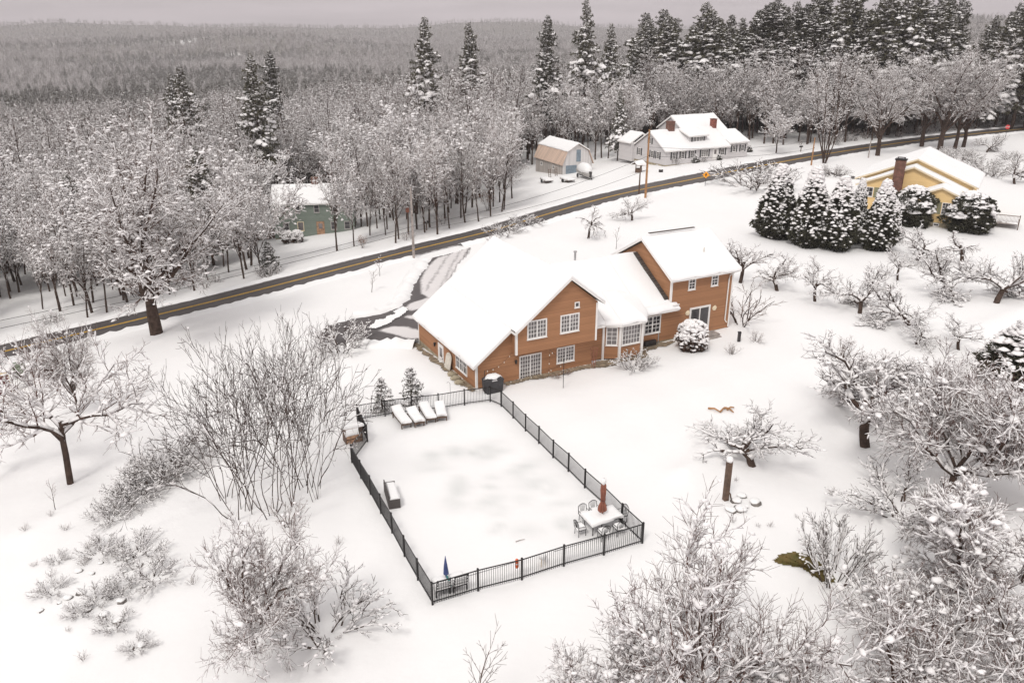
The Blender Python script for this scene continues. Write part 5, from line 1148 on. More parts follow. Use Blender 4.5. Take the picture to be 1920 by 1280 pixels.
# evergreens at the yellow house
CED = [evergreen_bush('cedar', 421, 7, 2.3, 'cone', 4600, .34, 760, lump=(.07, .27)), evergreen_bush('cedar', 422, 7, 2.2, 'cone', 4600, .34, 860, lump=(.07, .27)), evergreen_bush('cedar', 423, 6.5, 2.3, 'cone', 4600, .34, 800, lump=(.07, .27))]
for i, (u, v, t, w, lb) in enumerate(((1452, 445, 312, 1.05, "leftmost cedar of the dark snowy row before the yellow house"), (1513, 461, 318, 1.0, "second cedar from the left in the dark snowy row"), (1566, 466, 336, 1.0, "third cedar from the left in the dark snowy row"),
                      (1600, 455, 338, .8, "slender cedar tucked behind the row, in front of the yellow house's left windows"), (1643, 468, 342, 1.0, "rightmost cedar of the dark snowy row, beside the brick chimney"), (1668, 452, 378, .9, "short rounded cedar leaning out at the row's right end"))):
    P = gp(u, v); h = height_to(P, t); drop(CED[i % 3], P, R_.uniform(0, 6.28), h, lb, "cedars in the row before the yellow house", 'cedar', wide=w*(.95 if i != 3 else .75))
rb_ = evergreen_bush('round_bush', 431, 3.9, 2.0, 'egg', 3600, .28, 150, lump=(.07, .18), cap=170, low=.05)
put(rb_, 1706, 422, 352, "clipped round evergreen bush with a snow cap, left of the yellow porch gable", "clipped round bushes at the yellow house", 'bush', wide=.98)
put(rb_, 1813, 433, 364, "clipped round evergreen bush with a snow cap, right of the yellow porch gable", "clipped round bushes at the yellow house", 'bush', rz=2, wide=1.12)
# shrubs
put(SHRUB[1], 1192, 691, 655, "rounded snow-crusted shrub in front of the bay window", None, 'shrub', wide=1.15)
put(SHRUB[2], 1390, 608, 528, "tall bare shrub at the right corner of the brown house", None, 'shrub', wide=1.3)
put(SHRUB[0], 1417, 640, 618, "small bare shrub right of the dark garden bollard", None, 'shrub', wide=1.2)
put(SHRUB[0], 1372, 664, 640, "small bare shrub below the dark garden bollard", None, 'shrub', wide=1.0)
put(SHRUB[0], 1580, 672, 630, "bare round shrub alone on the snow below the orchard", None, 'shrub', wide=1.3)
put(SHRUB[1], 1415, 350, 300, "snow-heaped bush at the left end of the cedar row near the road", None, 'shrub', wide=1.9)
put(SHRUB[1], 1560, 330, 306, "snowy hedge shrub behind the cedars by the yellow house drive", "snowy shrubs behind the yellow house", 'shrub', wide=1.6)
for u, v, t in ((1800, 300, 276), (1840, 315, 290), (1775, 292, 272), (1860, 330, 305)): put(SHRUB[1], u, v, t, "bare brush right behind the yellow house's roof", "bare brush behind the yellow house", 'shrub', wide=1.8)
put(SHRUB[1], 1893, 300, 280, "small round snowy bush in the field beyond the yellow house", None, 'shrub', wide=1.2)
put(SHRUB[1], 945, 441, 415, "snowy bush on the near road verge, left of a pair", "bushes on the near road verge", 'shrub', wide=1.6)
put(SHRUB[1], 985, 425, 400, "snowy bush on the near road verge, right of a pair", "bushes on the near road verge", 'shrub', wide=1.6)
put(SHRUB[0], 925, 455, 436, "small bare bush below the verge bushes, above the garage roof", None, 'shrub', wide=1.3)
put(SHRUB[0], 958, 480, 470, "tiny dry weed poking through the snow above the garage roof", None, 'shrub')
sb = evergreen_bush('snowy_bush', 441, 2.3, 1.25, 'egg', 1100, .3, 420, 'bark_warm', lump=(.1, .26), cap=110, low=.05); put(sb, 1297, 655, 606, "big bush buried in snow before the brown house's glass sliding door", None, 'bush', wide=.85)
put(sb, 540, 455, 434, "snow-covered bush under the green house's left windows", "snowy bushes at the green house", 'bush', wide=.9); put(sb, 558, 454, 433, "snow-covered bush nearer the green house's front door", "snowy bushes at the green house", 'bush', wide=.9, rz=2)
for u, v, t, lb in ((1264, 309, 291, "bare snowy shrub at the white house's near corner"), (1301, 305, 287, "dark evergreen shrub below the white house's front windows"), (1345, 300, 285, "rounded dark shrub near the white house's right end"), (1318, 304, 292, "low shrub beside the white house's front door"), (1403, 285, 271, "dark shrub at the white house's right wing corner")):
    put(e if 'dark' in lb else SHRUB[1], u, v, t, lb, "shrubs along the white house", 'shrub', wide=.95)
# undergrowth of the roadside woods
RL = tree('rusty_shrub', 361, shrub_spec(2.2, .02, 6), (.4, 1, .012, 1), (.03, .03, .07), split=1, starts=stems(10, .3, .4, 9), leaves=(.5, .05))
put(RL, 1190, 262, 232, "rust-leaved young beech at the wood's edge left of the white house", None, 'shrub'); put(RL, 915, 395, 350, "rust-leaved young beech in the roadside woods", "rusty beeches of the roadside woods", 'shrub', wide=.7); put(RL, 680, 465, 440, "rust-leaved young beech in the roadside woods", "rusty beeches of the roadside woods", 'shrub', wide=1.0)
Ru = random.Random(21); nU = 0
for k in range(400):
    i = Ru.randrange(10, len(ROAD)-10); o_ = ROADW/2+Ru.uniform(2.2, 9); p = ROAD[i]+RN[i]*o_
    if not woods_ok(p[0], p[1], 1.8) or p[1] < 60 or abs(p[0]) > p[1]*.72 or nU >= 70: continue
    nU += 1; drop(SHRUB[Ru.choice((0, 1, 2, 2))], (p[0], p[1], gz(*p)), Ru.uniform(0, 6.28), Ru.uniform(1.2, 2.8), "thin snowy undergrowth brush along the far road edge at the foot of the woods", "undergrowth brush along the woods", 'shrub', wide=Ru.uniform(.8, 1.3))

# ------------------------------------------------------------------ pool fence
FP = [(811, 1133), (1204, 1018), (940, 762), (919, 753), (671, 789), (689, 828), (660, 867)]
FW = [gp(u, v) for u, v in FP]
fence = thing('fence', "black metal picket fence enclosing the snow-covered pool", 'fence', FW[0]); O = FW[0]
def fpanel(a, b):
    d = b-a; L = d.length; m = MB(); u = Vector((d.x, d.y, 0)).normalized()
    for z in (.16, 1.12): m.beam(a+UP*z, b+UP*z, .035, .045)
    n = max(2, int(L/.105))
    for k in range(1, n): p = a.lerp(b, k/n); m.beam(p+UP*.05, p+UP*1.11, .02, .02)
    return m
first_post = None
for i in range(len(FW)):
    a, b = FW[i]-O, FW[(i+1) % len(FW)]-O; n = max(1, round((b-a).length/2.0))
    for k in range(n):
        p, q = a.lerp(b, k/n), a.lerp(b, (k+1)/n)
        p.z = gz(p.x+O.x, p.y+O.y)-O.z; q.z = gz(q.x+O.x, q.y+O.y)-O.z
        fpanel(p, q).build('panel', M['black_metal'], fence)
        m = MB(); m.box(-.04, .04, -.04, .04, -.1, 1.2); m.hexa([(-.05,-.05,1.2), (.05,-.05,1.2), (.05,.05,1.2), (-.05,.05,1.2), (-.02,-.02,1.24), (.02,-.02,1.24), (.02,.02,1.24), (-.02,.02,1.24)])
        if first_post is None: first_post = m.build('post', M['black_metal'], fence); po = first_post
        else: po = first_post.copy(); link(po)
        po.location = p; po.rotation_euler = (0, 0, math.atan2(q.y-p.y, q.x-p.x))
# ------------------------------------------------------------------ things round the pool
def at(u, v): p = gp(u, v); return p
def yaw(p, q): return math.atan2(q[1]-p[1], q[0]-p[0])
def lounger(label, head, foot):
    p, q = at(*head), at(*foot); t = thing('sun_lounger', label, 'sun lounger', p, yaw(p, q), "sun loungers along the back fence"); L = min(2.0, max(1.5, (q-p).length)); wd = .62
    f = MB()
    for y in (-wd/2, wd/2): f.beam((.0, y, .3), (L, y, .3), .05, .08)
    f.beam((L, -wd/2, .3), (L, wd/2, .3), .05, .1); f.beam((0, -wd/2, .3), (0, wd/2, .3), .05, .08); f.build('frame', M['dark_wood'], t)
    for x in (.15, L-.12):
        for y in (-wd/2, wd/2): g = MB(); g.box(x-.03, x+.03, y-.03, y+.03, -.05, .27); g.build('leg', M['dark_wood'], t)
    b = MB(); b.prism([(.0, -wd/2+.03, .62), (.0, wd/2-.03, .62), (.7, wd/2-.03, .35), (.7, -wd/2+.03, .35)], (0, 0, .04)); b.build('backrest', M['wicker'], t)
    s = MB(); s.prism([(.7, -wd/2+.03, .34), (.7, wd/2-.03, .34), (L-.03, wd/2-.03, .34), (L-.03, -wd/2+.03, .34)], (0, 0, .04)); s.build('seat', M['wicker'], t)
    s = MB(); snow_grid(s, [(-.08, wd/2+.03, .66), (-.08, -wd/2-.03, .66), (.72, -wd/2-.03, .39), (.72, wd/2+.03, .39)], .2, 'elr', .12, .15, 2, 0); snow_grid(s, [(L+.03, -wd/2-.03, .384), (L+.03, wd/2+.03, .384), (.66, wd/2+.03, .39), (.66, -wd/2-.03, .39)], .2, 'elr', .12, .15, 3, 0); s.build('snow', M['roof_snow'], t, True)
lounger("snow-heaped lounger nearest the fence's left corner", (744, 779), (765, 806)); lounger("flat snow-covered lounger, second from the fence's left corner", (772, 782), (788, 801))
lounger("snow-heaped lounger with raised back, third from the left corner", (794, 769), (810, 795)); lounger("short snow-covered lounger at the right end of the row", (824, 771), (829, 790))
p, q = at(731, 918), at(741, 952); t = thing('storage_bench', "dark storage bench filled with snow beside the left fence run", 'bench', q, yaw(q, p)); t.scale = (.95, .85, .8); L = (p-q).length
b = MB(); b.box(0, L, -.32, .32, -.05, .42); b.build('seat', M['wicker'], t); b = MB(); b.prism([(0, .33, -.05), (L, .33, -.05), (L, .33, .95), (L*.5, .33, 1.02), (0, .33, .95)], (0, .06, 0)); b.build('backrest', M['wicker'], t)
for x in (-.07, L+.01): b = MB(); b.box(x, x+.06, -.34, .39, -.05, .68); b.build('armrest', M['wicker'], t)
s = MB(); snow_grid(s, [(.02, -.34, .425), (L-.02, -.34, .425), (L-.02, .3, .425), (.02, .3, .425)], .3, 'et', .12, .15, 4, 0); s.build('snow', M['roof_snow'], t, True)
# dining set
pc = at(1128, 988); PR = yaw(at(1095, 995), at(1165, 975))
tb = thing('patio_table', "long patio table buried under snow in the fence's right corner", 'table', pc, PR); tb.scale = (.85, .85, .92)
b = MB(); b.box(-1.05, 1.05, -.6, .6, .68, .72); b.build('tabletop', M['dark_metal'], tb)
for x in (-.9, .9):
    for y in (-.48, .48): b = MB(); b.tube([(x, y, -.05), (x, y, .68)], .03, 6); b.build('leg', M['dark_metal'], tb)
s = MB(); snow_grid(s, [(-1.1, -.65, .722), (1.1, -.65, .722), (1.1, .65, .722), (-1.1, .65, .722)], .24, 'elrt', .15, .25, 6, 0); s.build('snow', M['roof_snow'], tb, True)
def chair(label, x, y, rz):
    c, s_ = math.cos(PR), math.sin(PR); x, y = x*.85, y*.85; w = (pc.x+c*x-s_*y, pc.y+s_*x+c*y); t = thing('patio_chair', label, 'chair', (w[0], w[1], gz(*w)), PR+rz, "black metal chairs round the patio table"); t.scale = (.85, .85, .88)
    for a, d in ((-.24, -.24), (.24, -.24), (-.24, .24), (.24, .24)): b = MB(); b.tube([(a, d, -.05), (a*.92, d*.92, .42)], .018, 5); b.build('leg', M['black_metal'], t)
    b = MB(); b.box(-.27, .27, -.26, .26, .42, .455); b.build('seat', M['black_metal'], t)
    b = MB(); arc = [(-.27+.54*i/8, -.25-.06, .92+.12*math.sin(math.pi*i/8)) for i in range(9)]; b.tube([(-.27, -.25, .45)]+arc+[(.27, -.25, .45)], .022, 5)
    for i in range(1, 8): b.tube([(-.12+.24*i/8, -.25, .46), arc[i]], .011, 4)
    b.build('backrest', M['black_metal'], t)
    for a in (-.29, .29): b = MB(); b.tube([(a, -.25, .68), (a, .2, .66), (a, .24, .43)], .016, 5); b.build('armrest', M['black_metal'], t)
    s = MB(); snow_grid(s, [(-.25, -.24, .458), (.25, -.24, .458), (.25, .25, .458), (-.25, .25, .458)], .16, 'elrt', .1, .12, 7, 0); s.build('snow', M['roof_snow'], t, True)
chair("black metal chair at the table's left end", -1.5, -.05, -math.pi/2); chair("black metal chair at the table's right end, against the fence", 1.45, .1, math.pi/2)
chair("black metal chair on the table's far side, left of the umbrella", -.65, .95, math.pi); chair("black metal chair on the table's far side, behind the umbrella", .1, .98, math.pi)
chair("black metal chair on the table's near side, left one seen through the fence", -.5, -1.0, 0); chair("black metal chair on the table's near side, right one seen through the fence", .55, -1.0, 0)
um = thing('umbrella', "closed rust-brown patio umbrella standing through the snowy table", 'umbrella', pc, .3)
b = MB(); b.tube([(0, 0, -.05), (0, 0, 2.75)], .025, 6); b.build('pole', M['dark_metal'], um)
b = MB(); prof = [(.9, .04), (.93, .11), (1.05, .18), (1.25, .17), (1.5, .1), (1.9, .12), (2.2, .125), (2.45, .11), (2.6, .07), (2.68, .02)]; n = 14; vs = []
for z, r in prof:
    for k in range(n): a = 6.283*k/n; rr = r*(1+.28*math.cos(a*7))*(1+.1*math.sin(a*2+z*3)); vs.append((rr*math.cos(a), rr*math.sin(a), z+(.05*math.cos(a*3.5) if z < 1.1 else 0)))
b.add(vs, [(i*n+k, i*n+(k+1) % n, (i+1)*n+(k+1) % n, (i+1)*n+k) for i in range(len(prof)-1) for k in range(n)]); b.build('canopy', M['umbrella'], um)
b = MB(); b.tube([(-.13, 0, 1.62), (0, .15, 1.6), (.14, 0, 1.62), (0, -.15, 1.62), (-.13, 0, 1.62)], .02, 5); b.build('strap', M['maroon'], um)
b = MB(); b.blob((0, 0, 2.7), (.14, .14, .18), 8); b.build('snow', M['roof_snow'], um, True)
# two low chairs and a blue umbrella in the near corner
for u, v, lb in ((826, 1112, "snowy slatted lounge chair in the fence's near corner, left one"), (858, 1104, "snowy slatted lounge chair in the fence's near corner, right one")):
    p = at(u, v-4); t = thing('lounge_chair', lb, 'chair', p, yaw(FW[0], FW[1])+math.pi, "slatted chairs in the near corner")
    b = MB(); b.box(-.33, .33, -.3, .35, .3, .36); b.build('seat', M['black_metal'], t)
    b = MB()
    for z in (.45, .62, .8, .97): b.prism([(-.34, .36+z*.18, z), (.34, .36+z*.18, z), (.34, .38+z*.2, z+.1), (-.34, .38+z*.2, z+.1)], (0, .03, 0))
    b.beam((-.3, .4, .3), (-.3, .6, 1.08), .05); b.beam((.3, .4, .3), (.3, .6, 1.08), .05); b.build('backrest', M['black_metal'], t)
    for x in (-.32, .32):
        for y in (-.26, .36): b = MB(); b.box(x-.03, x+.03, y-.03, y+.03, -.05, .3); b.build('leg', M['black_metal'], t)
    s = MB(); snow_grid(s, [(-.34, -.32, .362), (.34, -.32, .362), (.34, .34, .362), (-.34, .34, .362)], .3, 'elrt', .12, .15, 8, 0)
    for z in (.55, .72, .9): s.box(-.33, .33, .41+z*.19, .47+z*.19, z, z+.035)
    s.build('snow', M['roof_snow'], t, True)
p = at(837, 1102); t = thing('side_table', "small teal wire table between the two slatted chairs", 'table', p); b = MB(); b.tube([(0, 0, .48), (0, 0, .5)], [.28, .28], 12)
b.build('tabletop', M['teal'], t)
for k in range(3): a = k*2.09; b = MB(); b.tube([(.24*math.cos(a), .24*math.sin(a), -.05), (.2*math.cos(a), .2*math.sin(a), .48)], .015, 5); b.build('leg', M['teal'], t)
um2 = thing('umbrella', "small closed blue umbrella in the fence's near corner", 'umbrella', p, 0)
b = MB(); b.tube([(0, 0, .0), (0, 0, 1.75)], .02, 6); b.build('pole', M['blue'], um2); b = MB(); b.tube([(0, 0, .75), (.01, 0, .8), (0, .01, 1.2), (0, 0, 1.7)], [.03, .13, .09, .02], 9); b.build('canopy', M['blue'], um2)
# small things on the near fence run
A_, B_ = FW[0], FW[1]; fd = (B_-A_).normalized(); inn = Vector((-fd.y, fd.x, 0))
def along(u): # point on the near run under photo column u
    return min((A_.lerp(B_, k/400) for k in range(401)), key=lambda P: abs(960+FPX*P.x/(P.y*math.cos(PITCH)-(P.z-CAMZ)*math.sin(PITCH))-u))
a, b_ = along(842), along(972); m = MB(); m.tube([a+inn*.12+UP*.88, b_+inn*.12+UP*.92], .016, 6); tag(m.build('skimmer_pole', M['galv']), "long thin skimmer pole lying along the left part of the near fence run", 'pole')
a, b_ = along(1040), along(1185); m = MB(); m.tube([a+inn*.12+UP*.9, b_+inn*.12+UP*.95], .016, 6); tag(m.build('brush_pole', M['galv']), "long thin brush pole lying along the right part of the near fence run", 'pole')
p = along(971)+inn*.14; t = thing('rescue_tube', "orange float hanging on the near fence run", 'float', p); m = MB(); m.tube([(0, 0, .55), (0, 0, .62), (0, 0, 1.0), (0, 0, 1.05)], [.05, .085, .085, .04], 8); m.build('float', M['orange'], t); m = MB(); m.tube([(0, 0, .78), (0, 0, .83)], [.088, .088], 8); m.build('band', M['trim'], t)
p = along(1026)+inn*.5; t = thing('stool', "small pale stool with a snow cap behind the near fence run", 'stool', p); m = MB(); m.tube([(0, 0, .42), (0, 0, .47)], [.17, .17], 10); m.build('seat', M['cream_trim'], t)
for k in range(3): a = k*2.09; m = MB(); m.tube([(.13*math.cos(a), .13*math.sin(a), -.05), (.1*math.cos(a), .1*math.sin(a), .42)], .02, 5); m.build('leg', M['cream_trim'], t)
m = MB(); m.blob((0, 0, .5), (.19, .19, .16), 2); m.build('snow', M['roof_snow'], t, True)
p, q = at(967, 1016), at(984, 1011); m = MB(); m.tube([p+UP*.04, (p+q)/2+UP*.05, q+UP*.03], [.025, .02, .012], 5); tag(m.build('stick', M['pole_grey']), "lone grey stick lying on the pool snow", 'stick')
# grill, lights, trellis
p = hw(.95, -.75, .15); t = thing('covered_grill', "grill under a black cover with a slab of snow on top, at the house wall", 'grill', (p.x, p.y, gz(p.x, p.y)), TH)
m = MB(); pr_ = [(-.62, 0), (-.68, .55), (-.72, .95), (-.5, 1.1), (.5, 1.12), (.72, .95), (.66, .5), (.6, 0)]; vs = []
for j, y in enumerate((-.36, -.33, .0, .33, .36)):
    k = (.9, 1, 1.02, 1, .9)[j]
    for x, z in pr_: vs.append((x*k, y*(1 if z > .1 else 1.05), max(-.05, z*(k if z > .6 else 1)+.02*math.sin(x*9+y*5))))
n = len(pr_); m.add(vs, [(j*n+i, j*n+i+1, (j+1)*n+i+1, (j+1)*n+i) for j in range(4) for i in range(n-1)]+[tuple(range(n))[::-1], tuple(4*n+i for i in range(n))]); m.build('cover', M['cover'], t, True)
m = MB(); m.blob((0, 0, 1.02), (.66, .4, .3), 5, jit=.12, nu=14, nv=8, flat=.35); m.build('snow', M['roof_snow'], t, True)
sl_ = thing('string_lights', "string of small bulbs looping from a thin pole across the brown house wall", 'string lights', hw(.25, -.9, .1), TH)
def lights(a, b, sag, n=10):
    a, b = Vector(a), Vector(b); m = MB(); pts = [a.lerp(b, i/n)-UP*sag*math.sin(math.pi*i/n) for i in range(n+1)]; m.tube(pts, .009, 4); m.build('cable', M['black_metal'], sl_)
    for q in pts[1:-1:2]: m = MB(); m.tube([q, q-UP*.05, q-UP*.11, q-UP*.14], [.012, .02, .035, .01], 6); m.build('bulb', M['bulb'], sl_)
m = MB(); m.tube([(0, 0, -.1), (0, 0, 1.75)], .022, 6); m.build('pole', M['black_metal'], sl_)
lights((0, 0, 1.75), (2.6, .86, 2.35), .35); lights((5.25, .12, 2.3), (6.9, .0, 1.3), .2, 8); lights((5.25, .12, 2.3), (5.2, .12, .3), 0, 6); lights((0, 0, .75), (6.6, .1, 1.0), .35, 16)
p = at(1056, 727); t = thing('lamp_pole', "thin black pole standing in the snow before the brown house's lower window", 'pole', p); m = MB(); m.tube([(0, 0, -.1), (0, 0, 2.05)], .024, 6); m.build('pole', M['black_metal'], t); m = MB(); m.blob((0, 0, 2.08), (.05, .05, .05), 2, jit=0); m.build('finial', M['black_metal'], t)
p = hw(9.3, -.75, .25); t = thing('trellis', "rusty wire obelisk trellis by the brown house's inner corner", 'trellis', (p.x, p.y, gz(p.x, p.y)), TH); m = MB()
for k in range(6): a = k*1.047; m.tube([(.3*math.cos(a), .3*math.sin(a), 1.6), (.2*math.cos(a), .2*math.sin(a), .8), (.12*math.cos(a), .12*math.sin(a), -.1)], .016, 4)
for z, r in ((1.55, .3), (1.1, .24), (.7, .19), (.35, .15)): m.tube([(r*math.cos(k*.524), r*math.sin(k*.524), z) for k in range(13)], .014, 4, cap=False)
m.build('trellis_frame', M['umbrella'], t)
for x, y, lb in ((6.9, -.9, "rusty dead plant in the bare bed under the lower window"), (5.9, -1.15, "small rusty dead plant near the thin black pole")):
    p = hw(x, y); drop(RL, (p.x, p.y, gz(p.x, p.y)), 0, .45, lb, "dead plants under the lower window", 'plant', wide=2.2)
p = at(1385, 640); t = thing('bollard', "dark square garden bollard in the snow right of the brown house", 'bollard', p); m = MB(); m.box(-.11, .11, -.11, .11, -.1, .78); m.build('post', M['dark_metal'], t); m = MB(); m.box(-.13, .13, -.13, .13, .78, .84); m.build('cap', M['black_metal'], t)
p = at(845, 757); t = thing('shepherd_hook', "thin pale hook pole behind the fence near the brown house", 'hook', p); m = MB(); m.tube([(0, 0, -.1), (0, 0, 1.5), (-.06, 0, 1.62), (-.16, 0, 1.64), (-.22, 0, 1.56)], .016, 5); m.build('hook', M['galv'], t)
p = hw(-.35, 4.6, -.4); t = thing('arched_board', "pale round-topped board leaning on the brown house's left wall", 'board', (p.x, p.y, gz(p.x, p.y)), TH-math.pi/2); m = MB(); ar = [(-.5, 0, 0), (.5, 0, 0), (.5, 0, .9)]+[(.5*math.cos(k*.314), 0, .9+.4*math.sin(k*.314)) for k in range(1, 10)]+[(-.5, 0, .9)]
m.prism([(x, .05+z*.18, z) for x, y, z in ar], (0, -.05, .01)); m.build('board', M['pale'], t)
for k, (x, y) in enumerate(((-.5, 3.2), (-.55, 2.4), (-.6, 1.6))):
    p = hw(x, y); m = MB(); m.blob((0, 0, .1), (.4, .28, .22), 40+k, jit=.2); s = m.build('stone', M['concrete']); s.location = (p.x, p.y, gz(p.x, p.y)); tag(s, "pale stone lying in the bare strip along the brown house's left wall", 'stone', "stones along the left wall")
# tipped wooden cart outside the fence gate
p = at(662, 826); t = thing('wood_rack', "weathered open wooden rack heaped with snow outside the fence's left gate", 'rack', p, math.radians(28)); t.scale = (.72, .72, .72); m = MB()
for x in (-.75, .72): m.prism([(x, -.5, -.05), (x, .5, -.05), (x, .5, 1.15), (x, -.5, 1.5)], (.05, 0, 0))
m.build('side_panel', M['dark_wood'], t); m = MB(); m.box(-.7, .72, -.48, -.42, .1, .34); m.box(-.7, .72, -.48, -.42, .5, .74); m.build('front_board', M['plank'], t); m = MB(); m.box(-.7, .72, -.45, .5, .02, .08); m.build('shelf', M['plank'], t)
m = MB(); m.prism([(-.85, -.62, 1.5), (.85, -.62, 1.5), (.85, .6, 1.1), (-.85, .6, 1.1)], (0, 0, .05)); m.build('lid', M['plank'], t)
s = MB(); snow_grid(s, [(-.9, -.66, 1.556), (.9, -.66, 1.556), (.9, .62, 1.156), (-.9, .62, 1.156)], .3, 'elrt', .15, .25, 9, 0); s.build('snow', M['roof_snow'], t, True)
# wooden post, rocks, cut branches
p = at(1360, 937); t = thing('wooden_post', "tall squared brown wooden post with a snow cap, right of the pool", 'post', p, .3); h = height_to(p, 858); m = MB(); m.box(-.13, .13, -.13, .13, -.2, h*.93); m.build('post', M['dark_wood'], t); m = MB(); m.blob((0, 0, h*.96), (.2, .2, .2), 4, jit=.08); m.build('snow', M['roof_snow'], t, True); m = MB(); m.tube([(.14, 0, .5), (.3, .05, .3), (.34, 0, .05)], .04, 6); m.build('bracket', M['dark_wood'], t)
Rr = random.Random(5)
def stones(spots, lb, grp, size):
    for u, v in spots:
        p = at(u, v); m = MB(); s = Rr.uniform(*size); m.blob((0, 0, -s*.1), (s, s*.75, s*.6), Rr.randrange(999), jit=.25, nu=8, nv=5); r = thing('stone', lb, 'stone', p, Rr.uniform(0, 6.28), grp); m.build('rock', M['stone'], r)
        c = MB(); c.blob((s*.05, s*.3, s*.42), (s*.95, s*.8, s*.25), Rr.randrange(999), jit=.15, nu=10, nv=6); c.build('snow', M['roof_snow'], r, True)
stones([(1372, 957), (1385, 955), (1397, 950), (1418, 944), (1392, 930), (1378, 940)], "dark stone under snow at the foot of the brown wooden post", "stones at the wooden post", (.2, .42))
stones([(205, 1085), (178, 1100), (165, 1145), (192, 1153), (222, 1165), (150, 1112), (240, 1048), (262, 1060), (232, 1072), (215, 1052), (258, 1030), (175, 1075), (190, 1055), (270, 1100), (246, 1215), (268, 1209), (200, 1120), (228, 1128), (130, 1120), (78, 1145), (110, 1130), (150, 1070), (190, 965), (207, 958), (232, 948)], "dark stone poking out of the snow at the lower left", "stones poking out at the lower left", (.1, .24))
for k, (a, b) in enumerate((((1328, 767), (1350, 774)), ((1350, 774), (1362, 766)), ((1358, 766), (1375, 775)), ((1363, 770), (1376, 766)))):
    p, q = at(*a), at(*b); m = MB(); m.tube([p+UP*.08, (p+q)/2+UP*.2, q+UP*.1], [.07, .06, .04], 6); tag(m.build('log', M['pole_wood']), "cut orange-brown branch lying on the snow beyond the pool", 'branch', "cut branches on the snow")
# ------------------------------------------------------------------ roadside things
def upole(label, u, vb, vt, m_, r=.16, arm=0, rz=0, P=None):
    p = P or at(u, vb); h = height_to(p, vt); t = thing('utility_pole', label, 'utility pole', p, rz); m = MB(); m.tube([(0, 0, -.3), (0, 0, h*.5), (0, 0, h)], [r, r*.85, r*.65], 9); m.build('shaft', M[m_], t)
    if arm:
        m = MB(); m.tube([(0, 0, h*arm), (.18, 0, h*arm), (.2, 0, h*arm-.35)], .04, 6); m.build('bracket', M['dark_metal'], t)
    for z in (.62, .96): m = MB(); m.tube([(0, -r-.05, h*z), (0, -r-.05, h*z+.14)], [.05, .03], 6); m.build('insulator', M['dark_metal'], t)
    return p, h
P1, h1 = upole("grey utility pole at the mouth of the brown house's driveway", 776, 485, 352, 'pole_grey', .17, .8, .6); P2, h2 = upole("tan wooden utility pole at the near road edge facing the white house", 1210, 371, 243, 'pole_wood', .18, .9, .6)
P3, h3 = upole("thin utility pole hidden against the vase-shaped tree beyond the cedars", 1521, 310, 258, 'pole_wood', .15, 0, .5); p4, h4 = upole("short brown guy stub pole just left of the tan utility pole", 1198, 364, 311, 'dark_wood', .13)
P5, h5 = upole("short grey pole by the snow-plastered roadside tree left of the yellow roof", 1628, 296, 262, 'pole_grey', .13); P0 = Vector((P1.x-38, P1.y-36, 0)); P0.z = gz(P0.x, P0.y)
def wire(a, b, sag, lb): m = MB(); m.tube([a.lerp(b, i/14)-UP*sag*4*(i/14)*(1-i/14) for i in range(15)], .022, 4); tag(m.build('wire', M['black_metal']), lb, 'wire')
wire(P0+UP*5.9, P1+UP*h1*.46, .5, "upper roadside wire running left from the grey utility pole"); wire(P0+UP*5.2, P1+UP*h1*.40, .5, "lower roadside wire running left from the grey utility pole")
wire(P1+UP*h1*.46, P2+UP*h2*.62, 1.0, "upper roadside wire between the grey and the tan utility poles"); wire(P1+UP*h1*.40, P2+UP*h2*.42, 1.0, "lower roadside wire between the grey and the tan utility poles")
wire(P2+UP*h2*.75, P3+UP*h3*.9, .8, "upper roadside wire running right from the tan utility pole"); wire(P2+UP*h2*.62, P3+UP*h3*.6, .8, "lower roadside wire running right from the tan utility pole")
p = at(1322, 349); t = thing('warning_sign', "orange-yellow diamond warning sign on a post at the near road edge", 'road sign', p, yaw(at(1322, 349), at(1400, 330))-math.pi/2+.5); h = height_to(p, 322); m = MB(); m.box(-.03, .03, -.02, .02, -.2, h); m.build('post', M['dark_metal'], t)
m = MB(); s = .56; m.prism([(0, -.03, h-.5-s), (s, -.03, h-.5), (0, -.03, h-.5+s), (-s, -.03, h-.5)], (0, -.012, 0)); m.build('sign_plate', M['sign_yellow'], t); m = MB(); m.prism([(-.07, -.043, h-.78), (.07, -.043, h-.78), (.07, -.043, h-.5), (.2, -.043, h-.5), (0, -.043, h-.22), (-.2, -.043, h-.5), (-.07, -.043, h-.5)], (0, -.006, 0)); m.build('symbol', M['black_metal'], t)
m = MB(); m.box(-.14, .14, -.03, .03, h, h+.14); m.build('snow', M['roof_snow'], t)
p = at(1884, 262); t = thing('stop_sign', "red octagonal road sign at the far bend, upper right", 'road sign', p, yaw(at(1884, 262), at(1990, 250))-.6); h = height_to(p, 233); m = MB(); m.box(-.04, .04, -.02, .02, -.2, h); m.build('post', M['dark_metal'], t); m = MB(); r = .52; m.prism([(r*math.cos(math.pi/8+k*math.pi/4), -.03, h-.62+r*math.sin(math.pi/8+k*math.pi/4)) for k in range(8)], (0, -.015, 0)); m.build('sign_plate', M['red'], t)
tx = bpy.data.curves.new('lettering', 'FONT'); tx.body = 'STOP'; tx.size = .42; tx.align_x = 'CENTER'; tx.align_y = 'CENTER'; tx.extrude = .004; to = link(bpy.data.objects.new('lettering', tx)); to.parent = t; to.location = (0, -.05, h-.62); to.rotation_euler = (math.pi/2, 0, 0); tx.materials.append(M['trim'])
dg = bpy.context.evaluated_depsgraph_get(); me = bpy.data.meshes.new_from_object(to.evaluated_get(dg)); lo = link(bpy.data.objects.new('lettering', me)); lo.parent = t; lo.location = to.location; lo.rotation_euler = to.rotation_euler; bpy.data.objects.remove(to)
if not me.materials: me.materials.append(M['trim'])
lo.name = 'lettering'
